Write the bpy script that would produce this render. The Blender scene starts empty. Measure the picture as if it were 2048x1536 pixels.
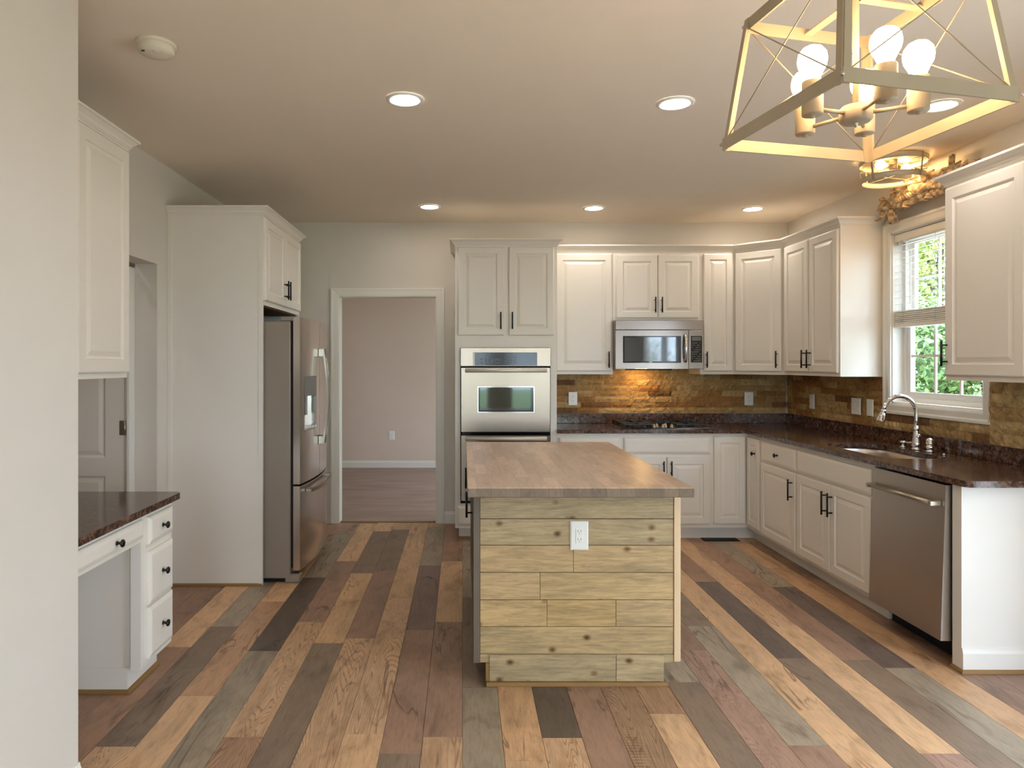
import bpy, bmesh, math, random
from mathutils import Vector, Matrix

S = bpy.context.scene
COL = S.collection
PI = math.pi

# ------------------------------------------------------------------ camera
cam_d = bpy.data.cameras.new('camera')
cam = bpy.data.objects.new('camera', cam_d)
COL.objects.link(cam)
cam.location = (0.0, 0.0, 1.453)
cam.rotation_euler = (PI / 2, 0, 0)
cam_d.sensor_width = 36.0
cam_d.lens = 1404.6 / 2048 * 36.0
cam_d.shift_x = (1024 - 925) / 2048
cam_d.shift_y = -(768 - 728) / 2048
cam_d.clip_start = 0.05
S.camera = cam

# ------------------------------------------------------------------ world, sun, exposure
W = bpy.data.worlds.new('world')
S.world = W
W.use_nodes = True
_bg = W.node_tree.nodes['Background']
_bg.inputs['Color'].default_value = (0.64, 0.80, 1.0, 1)
_bg.inputs['Strength'].default_value = 7.6
SUN = 3.0
DOWNLIGHT = 45.0
BULB = 27.0
FLUSH_BULB = 52.0
S.view_settings.view_transform = 'Standard'
S.view_settings.look = 'None'
S.view_settings.exposure = 0.95
S.view_settings.gamma = 1.0
S.view_settings.use_curve_mapping = False
cy = S.cycles
cy.use_denoising = True
cy.max_bounces = 8
cy.diffuse_bounces = 5
cy.glossy_bounces = 4
cy.transmission_bounces = 6
cy.transparent_max_bounces = 16
cy.sample_clamp_indirect = 8.0
cy.caustics_reflective = False
cy.caustics_refractive = False

sun_d = bpy.data.lights.new('sun', 'SUN')
sun_d.energy = SUN
sun_d.angle = 0.02
sun_d.color = (1.0, 0.95, 0.86)
sun = bpy.data.objects.new('sun', sun_d)
COL.objects.link(sun)
sun.rotation_euler = Vector((0.62, -0.22, -0.75)).to_track_quat('-Z', 'Y').to_euler()


def portal(name, loc, direction, sx, sy):
    d = bpy.data.lights.new(name, 'AREA')
    d.shape = 'RECTANGLE'
    d.size, d.size_y = sx, sy
    d.cycles.is_portal = True
    o = bpy.data.objects.new(name, d)
    COL.objects.link(o)
    o.location = loc
    o.rotation_euler = Vector(direction).to_track_quat('-Z', 'Y').to_euler()


# ------------------------------------------------------------------ room numbers (metres)
XL, XR, YB, CE = -1.93, 2.962, 6.40, 2.743
YREAR = -2.6
WIN = (3.984, 4.843, 1.183, 2.348)          # kitchen window opening: y0 y1 z0 z1
SLD = (0.35, 2.55, 0.02, 2.10)              # patio door opening in the same wall
RW = [(-1.05, 0.55, 0.40, 2.3), (0.95, 2.65, 0.40, 2.3)]   # rear windows x0 x1 z0 z1
DOOR = (-1.132, -0.232, 2.077)              # doorway in the back wall
HALL = (3.50, 4.437, 2.085)                 # opening in the left wall

portal('portal_patio', (3.09, (SLD[0] + SLD[1]) / 2, 1.06), (-1, 0, 0), 2.1, 2.1)
portal('portal_kitchen', (3.09, 4.41, 1.77), (-1, 0, 0), 1.2, 0.9)
for _x0, _x1, _z0, _z1 in RW:
    portal('portal_rear', ((_x0 + _x1) / 2, -2.71, (_z0 + _z1) / 2), (0, 1, 0), _x1 - _x0, _z1 - _z0)
portal('portal_far', (1.69, 8.10, 1.30), (-1, 0, 0), 2.1, 2.3)


# ------------------------------------------------------------------ materials
def lin(c):
    out = []
    for v in c[:3]:
        v = v / 255.0
        out.append(v / 12.92 if v <= 0.04045 else ((v + 0.055) / 1.055) ** 2.4)
    return tuple(out) + (1.0,)


class NT:
    def __init__(self, name):
        self.m = bpy.data.materials.new(name)
        self.m.use_nodes = True
        self.t = self.m.node_tree
        self.b = self.t.nodes['Principled BSDF']

    def n(self, kind, **kw):
        nd = self.t.nodes.new(kind)
        for k, v in kw.items():
            if hasattr(nd, k) and not k.startswith('i_'):
                setattr(nd, k, v)
        return nd

    def l(self, a, b):
        self.t.links.new(a, b)

    def set(self, **kw):
        for k, v in kw.items():
            self.b.inputs[k.replace('_', ' ')].default_value = v

    def pos(self, scale=(1, 1, 1), swizzle=None):
        g = self.n('ShaderNodeNewGeometry')
        src = g.outputs['Position']
        if swizzle:
            sp = self.n('ShaderNodeSeparateXYZ')
            cb = self.n('ShaderNodeCombineXYZ')
            self.l(src, sp.inputs[0])
            for i, ax in enumerate(swizzle):
                if ax in 'XYZ':
                    self.l(sp.outputs[ax], cb.inputs[i])
            src = cb.outputs[0]
        mp = self.n('ShaderNodeMapping')
        mp.inputs['Scale'].default_value = scale
        self.l(src, mp.inputs['Vector'])
        return mp.outputs[0]

    def noise(self, vec, scale, detail=3, rough=0.5, dist=0.0):
        nd = self.n('ShaderNodeTexNoise')
        nd.inputs['Scale'].default_value = scale
        nd.inputs['Detail'].default_value = detail
        nd.inputs['Roughness'].default_value = rough
        nd.inputs['Distortion'].default_value = dist
        self.l(vec, nd.inputs['Vector'])
        return nd.outputs['Fac']

    def ramp(self, fac, stops, const=False):
        r = self.n('ShaderNodeValToRGB')
        if const:
            r.color_ramp.interpolation = 'CONSTANT'
        e = r.color_ramp.elements
        while len(e) < len(stops):
            e.new(0.5)
        for el, (p, c) in zip(e, stops):
            el.position = p
            el.color = c if len(c) == 4 else tuple(c) + (1,)
        self.l(fac, r.inputs[0])
        return r.outputs[0]

    def mix(self, a, b, fac, mode='MIX'):
        m = self.n('ShaderNodeMix')
        m.data_type = 'RGBA'
        m.blend_type = mode
        for s, v in ((m.inputs[0], fac), (m.inputs[6], a), (m.inputs[7], b)):
            if hasattr(v, 'is_linked') or hasattr(v, 'links'):
                self.l(v, s)
            else:
                s.default_value = v
        return m.outputs[2]

    def bump(self, h, strength, dist=0.01):
        b = self.n('ShaderNodeBump')
        b.inputs['Strength'].default_value = strength
        b.inputs['Distance'].default_value = dist
        self.l(h, b.inputs['Height'])
        self.l(b.outputs[0], self.b.inputs['Normal'])

    def base(self, c):
        self.l(c, self.b.inputs['Base Color'])


def plain(name, rgb, rough=0.5, metal=0.0, bump=None, vary=0.04):
    k = NT(name)
    k.set(Roughness=rough, Metallic=metal)
    c = lin(rgb)
    v = k.pos()
    f = k.noise(v, 6.0, 2)
    d = tuple(x * (1 - vary) for x in c[:3]) + (1,)
    k.base(k.mix(d, c, f))
    if bump:
        k.bump(k.noise(k.pos(), bump[0], 3), bump[1], 0.002)
    return k.m


def emit(name, rgb, strength):
    k = NT(name)
    k.set(Base_Color=(0.9, 0.9, 0.9, 1), Roughness=0.5)
    k.b.inputs['Emission Color'].default_value = rgb + (1,)
    k.b.inputs['Emission Strength'].default_value = strength
    return k.m


M = {}
M['wall'] = plain('wall_paint', (217, 210, 200), 0.75, bump=(220, 0.06))
M['wall_far'] = plain('wall_paint_mauve', (224, 202, 188), 0.75, bump=(220, 0.06))
M['ceiling'] = plain('ceiling_paint', (234, 221, 202), 0.9, bump=(260, 0.15))
M['white'] = plain('cabinet_white', (233, 226, 216), 0.38, vary=0.02)
M['trim'] = plain('trim_white', (232, 228, 220), 0.42, vary=0.02)
M['door_white'] = plain('door_white', (222, 214, 202), 0.45, vary=0.02)
M['plastic'] = plain('white_plastic', (236, 236, 232), 0.35, vary=0.01)
M['ivory'] = plain('ivory_plastic', (226, 216, 196), 0.45, vary=0.02)
M['black'] = plain('black_metal', (18, 18, 19), 0.4, 0.3)
M['dark'] = plain('dark_void', (14, 12, 11), 0.8)
M['cabinet_inside'] = plain('bare_cabinet_wood', (96, 62, 38), 0.7)
M['gloss_black'] = plain('gloss_black', (10, 10, 11), 0.12)
M['iron'] = plain('cast_iron', (16, 16, 17), 0.45)
M['chrome'] = plain('chrome', (225, 225, 228), 0.07, 1.0, vary=0.0)
M['nickel'] = plain('brushed_nickel', (180, 172, 158), 0.3, 1.0)
M['fixture'] = plain('weathered_white_metal', (178, 162, 136), 0.5, 0.1, vary=0.25)
M['hoop'] = plain('weathered_hoop', (206, 194, 170), 0.5, 0.1, vary=0.12)
M['bar_steel'] = plain('satin_steel', (226, 219, 210), 0.35, 0.3)
M['grey_plastic'] = plain('grey_plastic', (116, 112, 108), 0.4)
M['oak_trim'] = plain('raw_wood_trim', (150, 112, 62), 0.6, vary=0.25)
M['pine_light'] = plain('pale_pine', (226, 196, 158), 0.55, vary=0.08)
M['trim_brown'] = plain('grey_brown_trim', (112, 98, 84), 0.6, vary=0.15)
M['island_side'] = plain('dark_olive_paint', (84, 84, 68), 0.5)
M['cord'] = plain('cord_white', (235, 230, 220), 0.7)
M['downlight'] = emit('downlight_lens', (1.0, 0.90, 0.78), DOWNLIGHT)
M['bulb'] = emit('warm_bulb', (1.0, 0.68, 0.36), BULB)
M['flush_bulb'] = emit('warm_bulb_small', (1.0, 0.64, 0.28), FLUSH_BULB)
M['hood_bulb'] = emit('hood_bulb', (1.0, 0.60, 0.22), 40.0)
M['bark'] = plain('bark', (92, 78, 62), 0.9, vary=0.4)
M['bounce_slab'] = plain('pale_bounce_slab', (205, 200, 194), 0.9, vary=0.12)
M['lawn'] = plain('lawn_green', (104, 122, 74), 0.95, vary=0.4)


def stainless(name, rgb, rough, axis):
    k = NT(name)
    k.set(Metallic=1.0, Roughness=rough)
    sc = {'X': (2, 400, 400), 'Y': (400, 2, 400), 'Z': (400, 400, 2)}[axis]
    f = k.noise(k.pos(sc), 1.0, 2)
    c = lin(rgb)
    k.base(k.mix(tuple(x * 0.9 for x in c[:3]) + (1,), c, f))
    k.bump(f, 0.03, 0.001)
    return k.m


M['steel_x'] = stainless('stainless_horizontal', (156, 140, 124), 0.24, 'X')
M['steel_mw'] = stainless('stainless_microwave', (158, 146, 138), 0.22, 'X')
M['steel_y'] = stainless('stainless_fridge', (216, 209, 203), 0.2, 'Z')
M['steel_dw'] = stainless('stainless_dishwasher', (196, 186, 176), 0.36, 'Y')
M['fridge_side'] = plain('fridge_side_grey', (150, 137, 124), 0.45, 0.2)


def m_glass():
    k = NT('window_glass')
    tr = k.n('ShaderNodeBsdfTransparent')
    gl = k.n('ShaderNodeBsdfGlossy')
    gl.inputs['Roughness'].default_value = 0.0
    mx = k.n('ShaderNodeMixShader')
    lw = k.n('ShaderNodeLayerWeight')
    lw.inputs['Blend'].default_value = 0.5
    pw = k.n('ShaderNodeMath', operation='POWER')
    pw.inputs[1].default_value = 5.0
    ml = k.n('ShaderNodeMath', operation='MULTIPLY_ADD')
    ml.inputs[1].default_value = 0.9
    ml.inputs[2].default_value = 0.03
    k.l(lw.outputs['Facing'], pw.inputs[0])
    k.l(pw.outputs[0], ml.inputs[0])
    k.l(ml.outputs[0], mx.inputs[0])
    k.l(tr.outputs[0], mx.inputs[1])
    k.l(gl.outputs[0], mx.inputs[2])
    k.l(mx.outputs[0], k.t.nodes['Material Output'].inputs['Surface'])
    return k.m


M['glass'] = m_glass()


def m_oven_glass(name, rgb):
    k = NT(name)
    k.set(Base_Color=lin(rgb), Roughness=0.04, IOR=1.9)
    return k.m


M['oven_glass'] = m_oven_glass('oven_door_glass', (18, 40, 30))
M['mw_glass'] = m_oven_glass('microwave_glass', (34, 36, 38))


def m_granite():
    k = NT('granite_brown')
    v = k.pos()
    a = k.noise(v, 42, 4, 0.7, 0.8)
    b = k.noise(v, 20, 3, 0.6, 0.6)
    c1 = k.ramp(a, [(0.38, lin((22, 14, 12))), (0.47, lin((62, 38, 30))), (0.56, lin((112, 80, 65))), (0.68, lin((150, 124, 108)))])
    c2 = k.ramp(b, [(0.40, lin((24, 16, 14))), (0.60, lin((96, 66, 52)))])
    c = k.mix(c1, c2, 0.4)
    k.base(c)
    k.set(Roughness=0.12, IOR=1.55)
    return k.m


M['granite'] = m_granite()


def m_floor():
    k = NT('floor_planks')
    at = k.n('ShaderNodeAttribute')
    at.attribute_name = 'plank_tone'
    g = k.n('ShaderNodeNewGeometry')
    sc = k.n('ShaderNodeVectorMath', operation='SCALE')
    cb = k.n('ShaderNodeCombineXYZ')
    k.l(g.outputs['Random Per Island'], cb.inputs[0])
    k.l(g.outputs['Random Per Island'], cb.inputs[1])
    k.l(cb.outputs[0], sc.inputs[0])
    sc.inputs['Scale'].default_value = 91.0
    ad = k.n('ShaderNodeVectorMath', operation='ADD')
    k.l(g.outputs['Position'], ad.inputs[0])
    k.l(sc.outputs[0], ad.inputs[1])
    mp = k.n('ShaderNodeMapping')
    mp.inputs['Scale'].default_value = (1.0, 0.12, 1.0)
    k.l(ad.outputs[0], mp.inputs['Vector'])
    v = mp.outputs[0]
    m2 = k.n('ShaderNodeMapping')
    m2.inputs['Scale'].default_value = (1.0, 0.35, 1.0)
    k.l(ad.outputs[0], m2.inputs['Vector'])
    v2 = m2.outputs[0]
    fine = k.noise(v, 85, 5, 0.7, 0.3)
    broad = k.noise(v2, 7, 4, 0.6, 1.2)
    # cathedral grain: contour bands of a smooth stretched field
    m3 = k.n('ShaderNodeMapping')
    m3.inputs['Scale'].default_value = (1.0, 0.085, 1.0)
    k.l(ad.outputs[0], m3.inputs['Vector'])
    fld = k.noise(m3.outputs[0], 5.0, 2.5, 0.5, 0.6)
    mu = k.n('ShaderNodeMath', operation='MULTIPLY'); mu.inputs[1].default_value = 74.0
    k.l(fld, mu.inputs[0])
    fr = k.n('ShaderNodeMath', operation='FRACT')
    k.l(mu.outputs[0], fr.inputs[0])
    gr = k.ramp(fr.outputs[0], [(0.0, (0.46, 0.40, 0.36)), (0.12, (0.62, 0.56, 0.52)), (0.30, (1, 1, 1)), (0.90, (1.05, 1.04, 1.03)), (1.0, (0.60, 0.54, 0.50))])
    # checks and cracks: thin dark contours, kept to patches
    ck = k.noise(v, 6.5, 3, 0.6, 0.9)
    sb = k.n('ShaderNodeMath', operation='SUBTRACT'); sb.inputs[1].default_value = 0.5
    k.l(ck, sb.inputs[0])
    ab = k.n('ShaderNodeMath', operation='ABSOLUTE')
    k.l(sb.outputs[0], ab.inputs[0])
    cr = k.ramp(ab.outputs[0], [(0.004, (0.42, 0.38, 0.35)), (0.016, (1, 1, 1))])
    msk = k.ramp(k.noise(v2, 3.2, 2, 0.5, 0.6), [(0.52, (0, 0, 0)), (0.62, (1, 1, 1))])
    # knots: darker smoky blotches
    kd = k.ramp(k.noise(v2, 4.2, 3, 0.6, 1.6), [(0.56, (1, 1, 1)), (0.66, (0.68, 0.63, 0.60)), (0.76, (0.42, 0.38, 0.36))])
    f1 = k.ramp(fine, [(0.28, (0.66, 0.64, 0.62)), (0.5, (0.98, 0.98, 0.98)), (0.75, (1.12, 1.11, 1.10))])
    f2 = k.ramp(broad, [(0.25, (0.66, 0.66, 0.67)), (0.5, (1, 1, 1)), (0.78, (1.20, 1.18, 1.16))])
    # rough-sawn cross marks on some boards
    a2 = k.n('ShaderNodeAttribute')
    a2.attribute_name = 'plank_saw'
    wv = k.n('ShaderNodeTexWave')
    wv.wave_type = 'BANDS'
    wv.bands_direction = 'Y'
    wv.inputs['Scale'].default_value = 16
    wv.inputs['Distortion'].default_value = 3.0
    wv.inputs['Detail'].default_value = 2.0
    wv.inputs['Detail Scale'].default_value = 1.5
    k.l(ad.outputs[0], wv.inputs['Vector'])
    sw = k.ramp(wv.outputs['Fac'], [(0.0, (0.45, 0.42, 0.41)), (0.35, (1, 1, 1))])
    smk = k.n('ShaderNodeMath', operation='MULTIPLY')
    k.l(k.ramp(k.noise(v2, 5.0, 2, 0.5, 0.3), [(0.42, (0, 0, 0)), (0.6, (1, 1, 1))]), smk.inputs[0])
    k.l(a2.outputs['Fac'], smk.inputs[1])
    c = k.mix(at.outputs['Color'], f1, 0.85, 'MULTIPLY')
    c = k.mix(c, f2, 0.85, 'MULTIPLY')
    c = k.mix(c, kd, 0.75, 'MULTIPLY')
    c = k.mix(c, k.mix((1, 1, 1, 1), cr, msk), 0.9, 'MULTIPLY')
    c = k.mix(c, sw, smk.outputs[0], 'MULTIPLY')
    c = k.mix(c, gr, at.outputs['Alpha'], 'MULTIPLY')
    k.base(c)
    k.set(Roughness=0.40, IOR=1.45)
    k.bump(fine, 0.08, 0.002)
    return k.m


M['floor'] = m_floor()


def m_far_floor():
    k = NT('far_floor')
    v = k.pos((0.5, 2.2, 1))
    a = k.noise(v, 3.0, 4, 0.6, 0.6)
    k.base(k.ramp(a, [(0.3, lin((138, 112, 102))), (0.7, lin((168, 142, 128)))]))
    k.set(Roughness=0.4)
    return k.m


M['far_floor'] = m_far_floor()


def m_stone():
    k = NT('stacked_stone')
    g = k.n('ShaderNodeNewGeometry')
    r = g.outputs['Random Per Island']
    c = k.ramp(r, [(0.0, lin((184, 154, 102))), (0.22, lin((200, 172, 122))), (0.42, lin((174, 142, 92))), (0.60, lin((164, 122, 70))),
                   (0.74, lin((192, 164, 114))), (0.84, lin((138, 97, 55))), (0.93, lin((124, 90, 56)))], True)
    v = k.pos()
    a = k.noise(v, 16, 5, 0.65, 0.8)
    c = k.mix(c, k.ramp(a, [(0.3, (0.62, 0.52, 0.42)), (0.52, (1.1, 1.03, 0.95)), (0.75, (1.38, 1.28, 1.16))]), 0.75, 'MULTIPLY')
    k.base(c)
    k.set(Roughness=0.7)
    k.bump(k.noise(v, 34, 5, 0.7, 1.2), 0.9, 0.018)
    return k.m


M['stone'] = m_stone()


def m_barn():
    k = NT('weathered_pine_planks')
    g = k.n('ShaderNodeNewGeometry')
    r = g.outputs['Random Per Island']
    c = k.ramp(r, [(0.0, lin((186, 158, 112))), (0.3, lin((198, 166, 114))), (0.6, lin((178, 158, 124))), (1.0, lin((190, 162, 120)))])
    off = k.n('ShaderNodeMath', operation='MULTIPLY')
    off.inputs[1].default_value = 37.0
    k.l(r, off.inputs[0])
    cb = k.n('ShaderNodeCombineXYZ')
    k.l(off.outputs[0], cb.inputs[0])
    ad = k.n('ShaderNodeVectorMath', operation='ADD')
    k.l(g.outputs['Position'], ad.inputs[0])
    k.l(cb.outputs[0], ad.inputs[1])
    mp = k.n('ShaderNodeMapping')
    mp.inputs['Scale'].default_value = (0.10, 1, 1)
    k.l(ad.outputs[0], mp.inputs['Vector'])
    fine = k.noise(mp.outputs[0], 95, 5, 0.7, 0.5)
    broad = k.noise(mp.outputs[0], 17, 4, 0.6, 1.3)
    c = k.mix(c, k.ramp(fine, [(0.3, (0.60, 0.56, 0.50)), (0.58, (1.07, 1.06, 1.03))]), 0.8, 'MULTIPLY')
    c = k.mix(c, k.ramp(broad, [(0.3, (0.70, 0.70, 0.69)), (0.65, (1.12, 1.10, 1.07))]), 0.9, 'MULTIPLY')
    mk = k.n('ShaderNodeMapping')
    mk.inputs['Scale'].default_value = (0.75, 1, 1)
    k.l(ad.outputs[0], mk.inputs['Vector'])
    vo = k.n('ShaderNodeTexVoronoi')
    vo.inputs['Scale'].default_value = 11.0
    vo.inputs['Randomness'].default_value = 1.0
    k.l(mk.outputs[0], vo.inputs['Vector'])
    kn = k.ramp(vo.outputs['Distance'], [(0.05, lin((92, 60, 34))), (0.095, lin((176, 148, 110))), (0.20, (1, 1, 1, 1))])
    c = k.mix(c, kn, 0.9, 'MULTIPLY')
    k.base(c)
    k.set(Roughness=0.55)
    k.bump(fine, 0.12, 0.002)
    return k.m


M['barn'] = m_barn()


def m_butcher(name, c1, c2, c3):
    k = NT(name)
    v = k.pos((1, 1, 1), 'YX0')
    br = k.n('ShaderNodeTexBrick')
    br.offset = 0.37
    br.inputs['Color1'].default_value = lin(c1)
    br.inputs['Color2'].default_value = lin(c2)
    br.inputs['Mortar'].default_value = lin(c3)
    br.inputs['Scale'].default_value = 1.0
    br.inputs['Mortar Size'].default_value = 0.0006
    br.inputs['Bias'].default_value = -0.1
    br.inputs['Brick Width'].default_value = 0.31
    br.inputs['Row Height'].default_value = 0.062
    k.l(v, br.inputs['Vector'])
    a = k.noise(k.pos((5, 0.8, 3)), 9, 4, 0.6, 0.8)
    c = k.mix(br.outputs['Color'], k.ramp(a, [(0.3, (0.76, 0.76, 0.75)), (0.6, (1.06, 1.05, 1.04))]), 0.8, 'MULTIPLY')
    k.base(c)
    k.set(Roughness=0.33, IOR=1.5)
    return k.m


M['butcher'] = m_butcher('butcher_block', (206, 181, 160), (178, 155, 136), (152, 128, 110))
M['butcher_edge_shaded'] = m_butcher('butcher_block_shaded_edge', (134, 116, 98), (112, 95, 80), (96, 80, 66))  # same wood as the top; shade on the side faces put into the colour


def m_plaid():
    k = NT('plaid_fabric')
    g = k.n('ShaderNodeTexCoord')
    mp = k.n('ShaderNodeMapping')
    mp.inputs['Rotation'].default_value = (0.6, 0.7, 0.6)
    k.l(g.outputs['UV'], mp.inputs['Vector'])
    ck = k.n('ShaderNodeTexChecker')
    ck.inputs['Scale'].default_value = 5
    ck.inputs['Color1'].default_value = lin((206, 186, 150))
    ck.inputs['Color2'].default_value = lin((116, 74, 60))
    k.l(g.outputs['UV'], ck.inputs['Vector'])
    ck2 = k.n('ShaderNodeTexChecker')
    ck2.inputs['Scale'].default_value = 2.5
    ck2.inputs['Color1'].default_value = lin((210, 192, 158))
    ck2.inputs['Color2'].default_value = lin((186, 160, 124))
    k.l(g.outputs['UV'], ck2.inputs['Vector'])
    k.base(k.mix(ck2.outputs['Color'], ck.outputs['Color'], 0.55))
    k.set(Roughness=0.9)
    return k.m


M['plaid'] = m_plaid()


def m_leaf(name, a, b):
    k = NT(name)
    g = k.n('ShaderNodeNewGeometry')
    k.base(k.ramp(g.outputs['Random Per Island'], [(0, lin(a)), (1, lin(b))]))
    k.set(Roughness=0.6)
    k.b.inputs['Transmission Weight'].default_value = 0.0
    k.b.inputs['Subsurface Weight'].default_value = 0.0
    return k.m


M['leaf1'] = m_leaf('leaf_yellow_green', (116, 136, 50), (176, 180, 88))
M['leaf2'] = m_leaf('leaf_green', (62, 98, 52), (118, 146, 78))


# ------------------------------------------------------------------ mesh helpers
WLOC = {}


def new(kind='bm'):
    return bmesh.new()


def box(bm, x0, x1, y0, y1, z0, z1, bev=0.0, seg=1, mi=0):
    x0, x1 = min(x0, x1), max(x0, x1)
    y0, y1 = min(y0, y1), max(y0, y1)
    z0, z1 = min(z0, z1), max(z0, z1)
    vs = [bm.verts.new((x, y, z)) for z in (z0, z1) for y in (y0, y1) for x in (x0, x1)]
    F = [(0, 2, 3, 1), (4, 5, 7, 6), (0, 1, 5, 4), (1, 3, 7, 5), (3, 2, 6, 7), (2, 0, 4, 6)]
    fs = [bm.faces.new([vs[i] for i in f]) for f in F]
    for f in fs:
        f.material_index = mi
    if bev > 0:
        es = list({e for f in fs for e in f.edges})
        bmesh.ops.bevel(bm, geom=es, offset=bev, segments=seg, profile=0.5, affect='EDGES')


def basis(d):
    d = Vector(d).normalized()
    up = Vector((0, 0, 1)) if abs(d.z) < 0.9 else Vector((1, 0, 0))
    a = d.cross(up).normalized()
    return d, a, d.cross(a).normalized()


def ring(bm, c, a, b, r, n):
    return [bm.verts.new(c + a * (r * math.cos(2 * PI * i / n)) + b * (r * math.sin(2 * PI * i / n))) for i in range(n)]


def bridge(bm, r0, r1, closed=True, smooth=True, mi=0):
    n = len(r0)
    for i in range(n if closed else n - 1):
        j = (i + 1) % n
        try:
            f = bm.faces.new((r0[i], r0[j], r1[j], r1[i]))
            f.smooth = smooth
            f.material_index = mi
        except ValueError:
            pass


def cyl(bm, p0, p1, r0, r1=None, n=20, mi=0, caps=True):
    p0, p1 = Vector(p0), Vector(p1)
    r1 = r0 if r1 is None else r1
    d, a, b = basis(p1 - p0)
    A, B = ring(bm, p0, a, b, r0, n), ring(bm, p1, a, b, r1, n)
    bridge(bm, A, B, mi=mi)
    if caps:
        for q in (A[::-1], B):
            bm.faces.new(q).material_index = mi


def lathe(bm, prof, base, axis=(0, 0, 1), n=24, mi=0):
    base = Vector(base)
    d, a, b = basis(axis)
    prev = None
    for r, h in prof:
        c = base + d * h
        cur = [bm.verts.new(c)] if r < 1e-6 else ring(bm, c, a, b, r, n)
        if prev is not None:
            if len(prev) == 1 and len(cur) > 1:
                for i in range(n):
                    f = bm.faces.new((prev[0], cur[(i + 1) % n], cur[i])); f.smooth = True; f.material_index = mi
            elif len(cur) == 1 and len(prev) > 1:
                for i in range(n):
                    f = bm.faces.new((prev[i], prev[(i + 1) % n], cur[0])); f.smooth = True; f.material_index = mi
            elif len(cur) > 1:
                bridge(bm, prev, cur, mi=mi)
        prev = cur


def tube(bm, pts, r, n=10, mi=0, closed=False):
    pts = [Vector(p) for p in pts]
    rs = r if isinstance(r, (list, tuple)) else [r] * len(pts)
    N = len(pts)
    rings = []
    a = None
    for i, p in enumerate(pts):
        if closed:
            t = pts[(i + 1) % N] - pts[i - 1]
        else:
            t = pts[min(i + 1, N - 1)] - pts[max(i - 1, 0)]
        t.normalize()
        if a is None:
            _, a, b = basis(t)
        else:
            a = (a - t * a.dot(t)).normalized()
            b = t.cross(a).normalized()
        rings.append(ring(bm, p, a, b, rs[i], n))
    for i in range(N - 1):
        bridge(bm, rings[i], rings[i + 1], mi=mi)
    if closed:
        bridge(bm, rings[-1], rings[0], mi=mi)
    else:
        bm.faces.new(rings[0][::-1]).material_index = mi
        bm.faces.new(rings[-1]).material_index = mi


def prism(bm, poly, z0, z1, mi=0, smooth=False):
    A = [bm.verts.new((x, y, z0)) for x, y in poly]
    B = [bm.verts.new((x, y, z1)) for x, y in poly]
    bridge(bm, A, B, smooth=smooth, mi=mi)
    bm.faces.new(A[::-1]).material_index = mi
    bm.faces.new(B).material_index = mi


def loops(bm, L, closed=True, cap0=False, cap1=False, mi=0):
    R = [[bm.verts.new(p) for p in l] for l in L]
    for i in range(len(R) - 1):
        bridge(bm, R[i], R[i + 1], closed=closed, smooth=False, mi=mi)
    if cap0:
        bm.faces.new(R[0][::-1]).material_index = mi
    if cap1:
        bm.faces.new(R[-1]).material_index = mi


def sheet(bm, grid, thick=0.0, mi=0):
    V = [[bm.verts.new(p) for p in row] for row in grid]
    for i in range(len(V) - 1):
        bridge(bm, V[i], V[i + 1], closed=False, mi=mi)


def beam(bm, p0, p1, w, t, out, mi=0):
    """flat bar from p0 to p1: w wide across, t thick along out"""
    p0, p1 = Vector(p0), Vector(p1)
    d = (p1 - p0).normalized()
    o = Vector(out)
    o = (o - d * o.dot(d)).normalized()
    s = d.cross(o).normalized()
    L = []
    for p in (p0, p1):
        L.append([p + s * (w / 2) + o * (t / 2), p - s * (w / 2) + o * (t / 2), p - s * (w / 2) - o * (t / 2), p + s * (w / 2) - o * (t / 2)])
    loops(bm, L, True, True, True, mi)


# ------------------------------------------------------------------ object helpers
def thing(name, label, cat, loc=(0, 0, 0), group=None):
    o = bpy.data.objects.new(name, None)
    o.empty_display_size = 0.1
    COL.objects.link(o)
    o.location = loc
    WLOC[o.name] = Vector(loc)
    o['label'] = label
    o['category'] = cat
    if group:
        o['group'] = group
    return o


def obj(name, bm, mats, parent=None, at=None, label=None, norm=True):
    """link a bmesh as one mesh object; geometry is in world metres"""
    root = parent
    while root is not None and root.parent is not None:
        root = root.parent
    off = Vector(at) if at is not None else (WLOC[root.name] if root is not None else Vector((0, 0, 0)))
    if norm:
        bmesh.ops.recalc_face_normals(bm, faces=bm.faces[:])
    bmesh.ops.translate(bm, verts=bm.verts[:], vec=-off)
    me = bpy.data.meshes.new(name)
    bm.to_mesh(me)
    bm.free()
    for m in (mats if isinstance(mats, (list, tuple)) else [mats]):
        me.materials.append(M[m])
    o = bpy.data.objects.new(name, me)
    COL.objects.link(o)
    if parent is not None:
        o.parent = parent
    else:
        o.location = off
        WLOC[o.name] = off
    if label:
        o['label'] = label
    return o


def tag(o, label, cat, group=None):
    o['label'] = label
    o['category'] = cat
    if group:
        o['group'] = group
    return o


def struct(name, bm, mats, parent=None, norm=True):
    o = obj(name, bm, mats, parent, norm=norm)
    if parent is None:
        o['kind'] = 'structure'
    return o


def copy_thing(root, loc, label):
    r = root.copy()
    COL.objects.link(r)
    r.location = loc
    r['label'] = label
    WLOC[r.name] = Vector(loc)
    for ch in list(root.children):
        c = ch.copy()
        COL.objects.link(c)
        c.parent = r
        for g in list(ch.children):
            d = g.copy()
            COL.objects.link(d)
            d.parent = c
    return r


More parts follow.
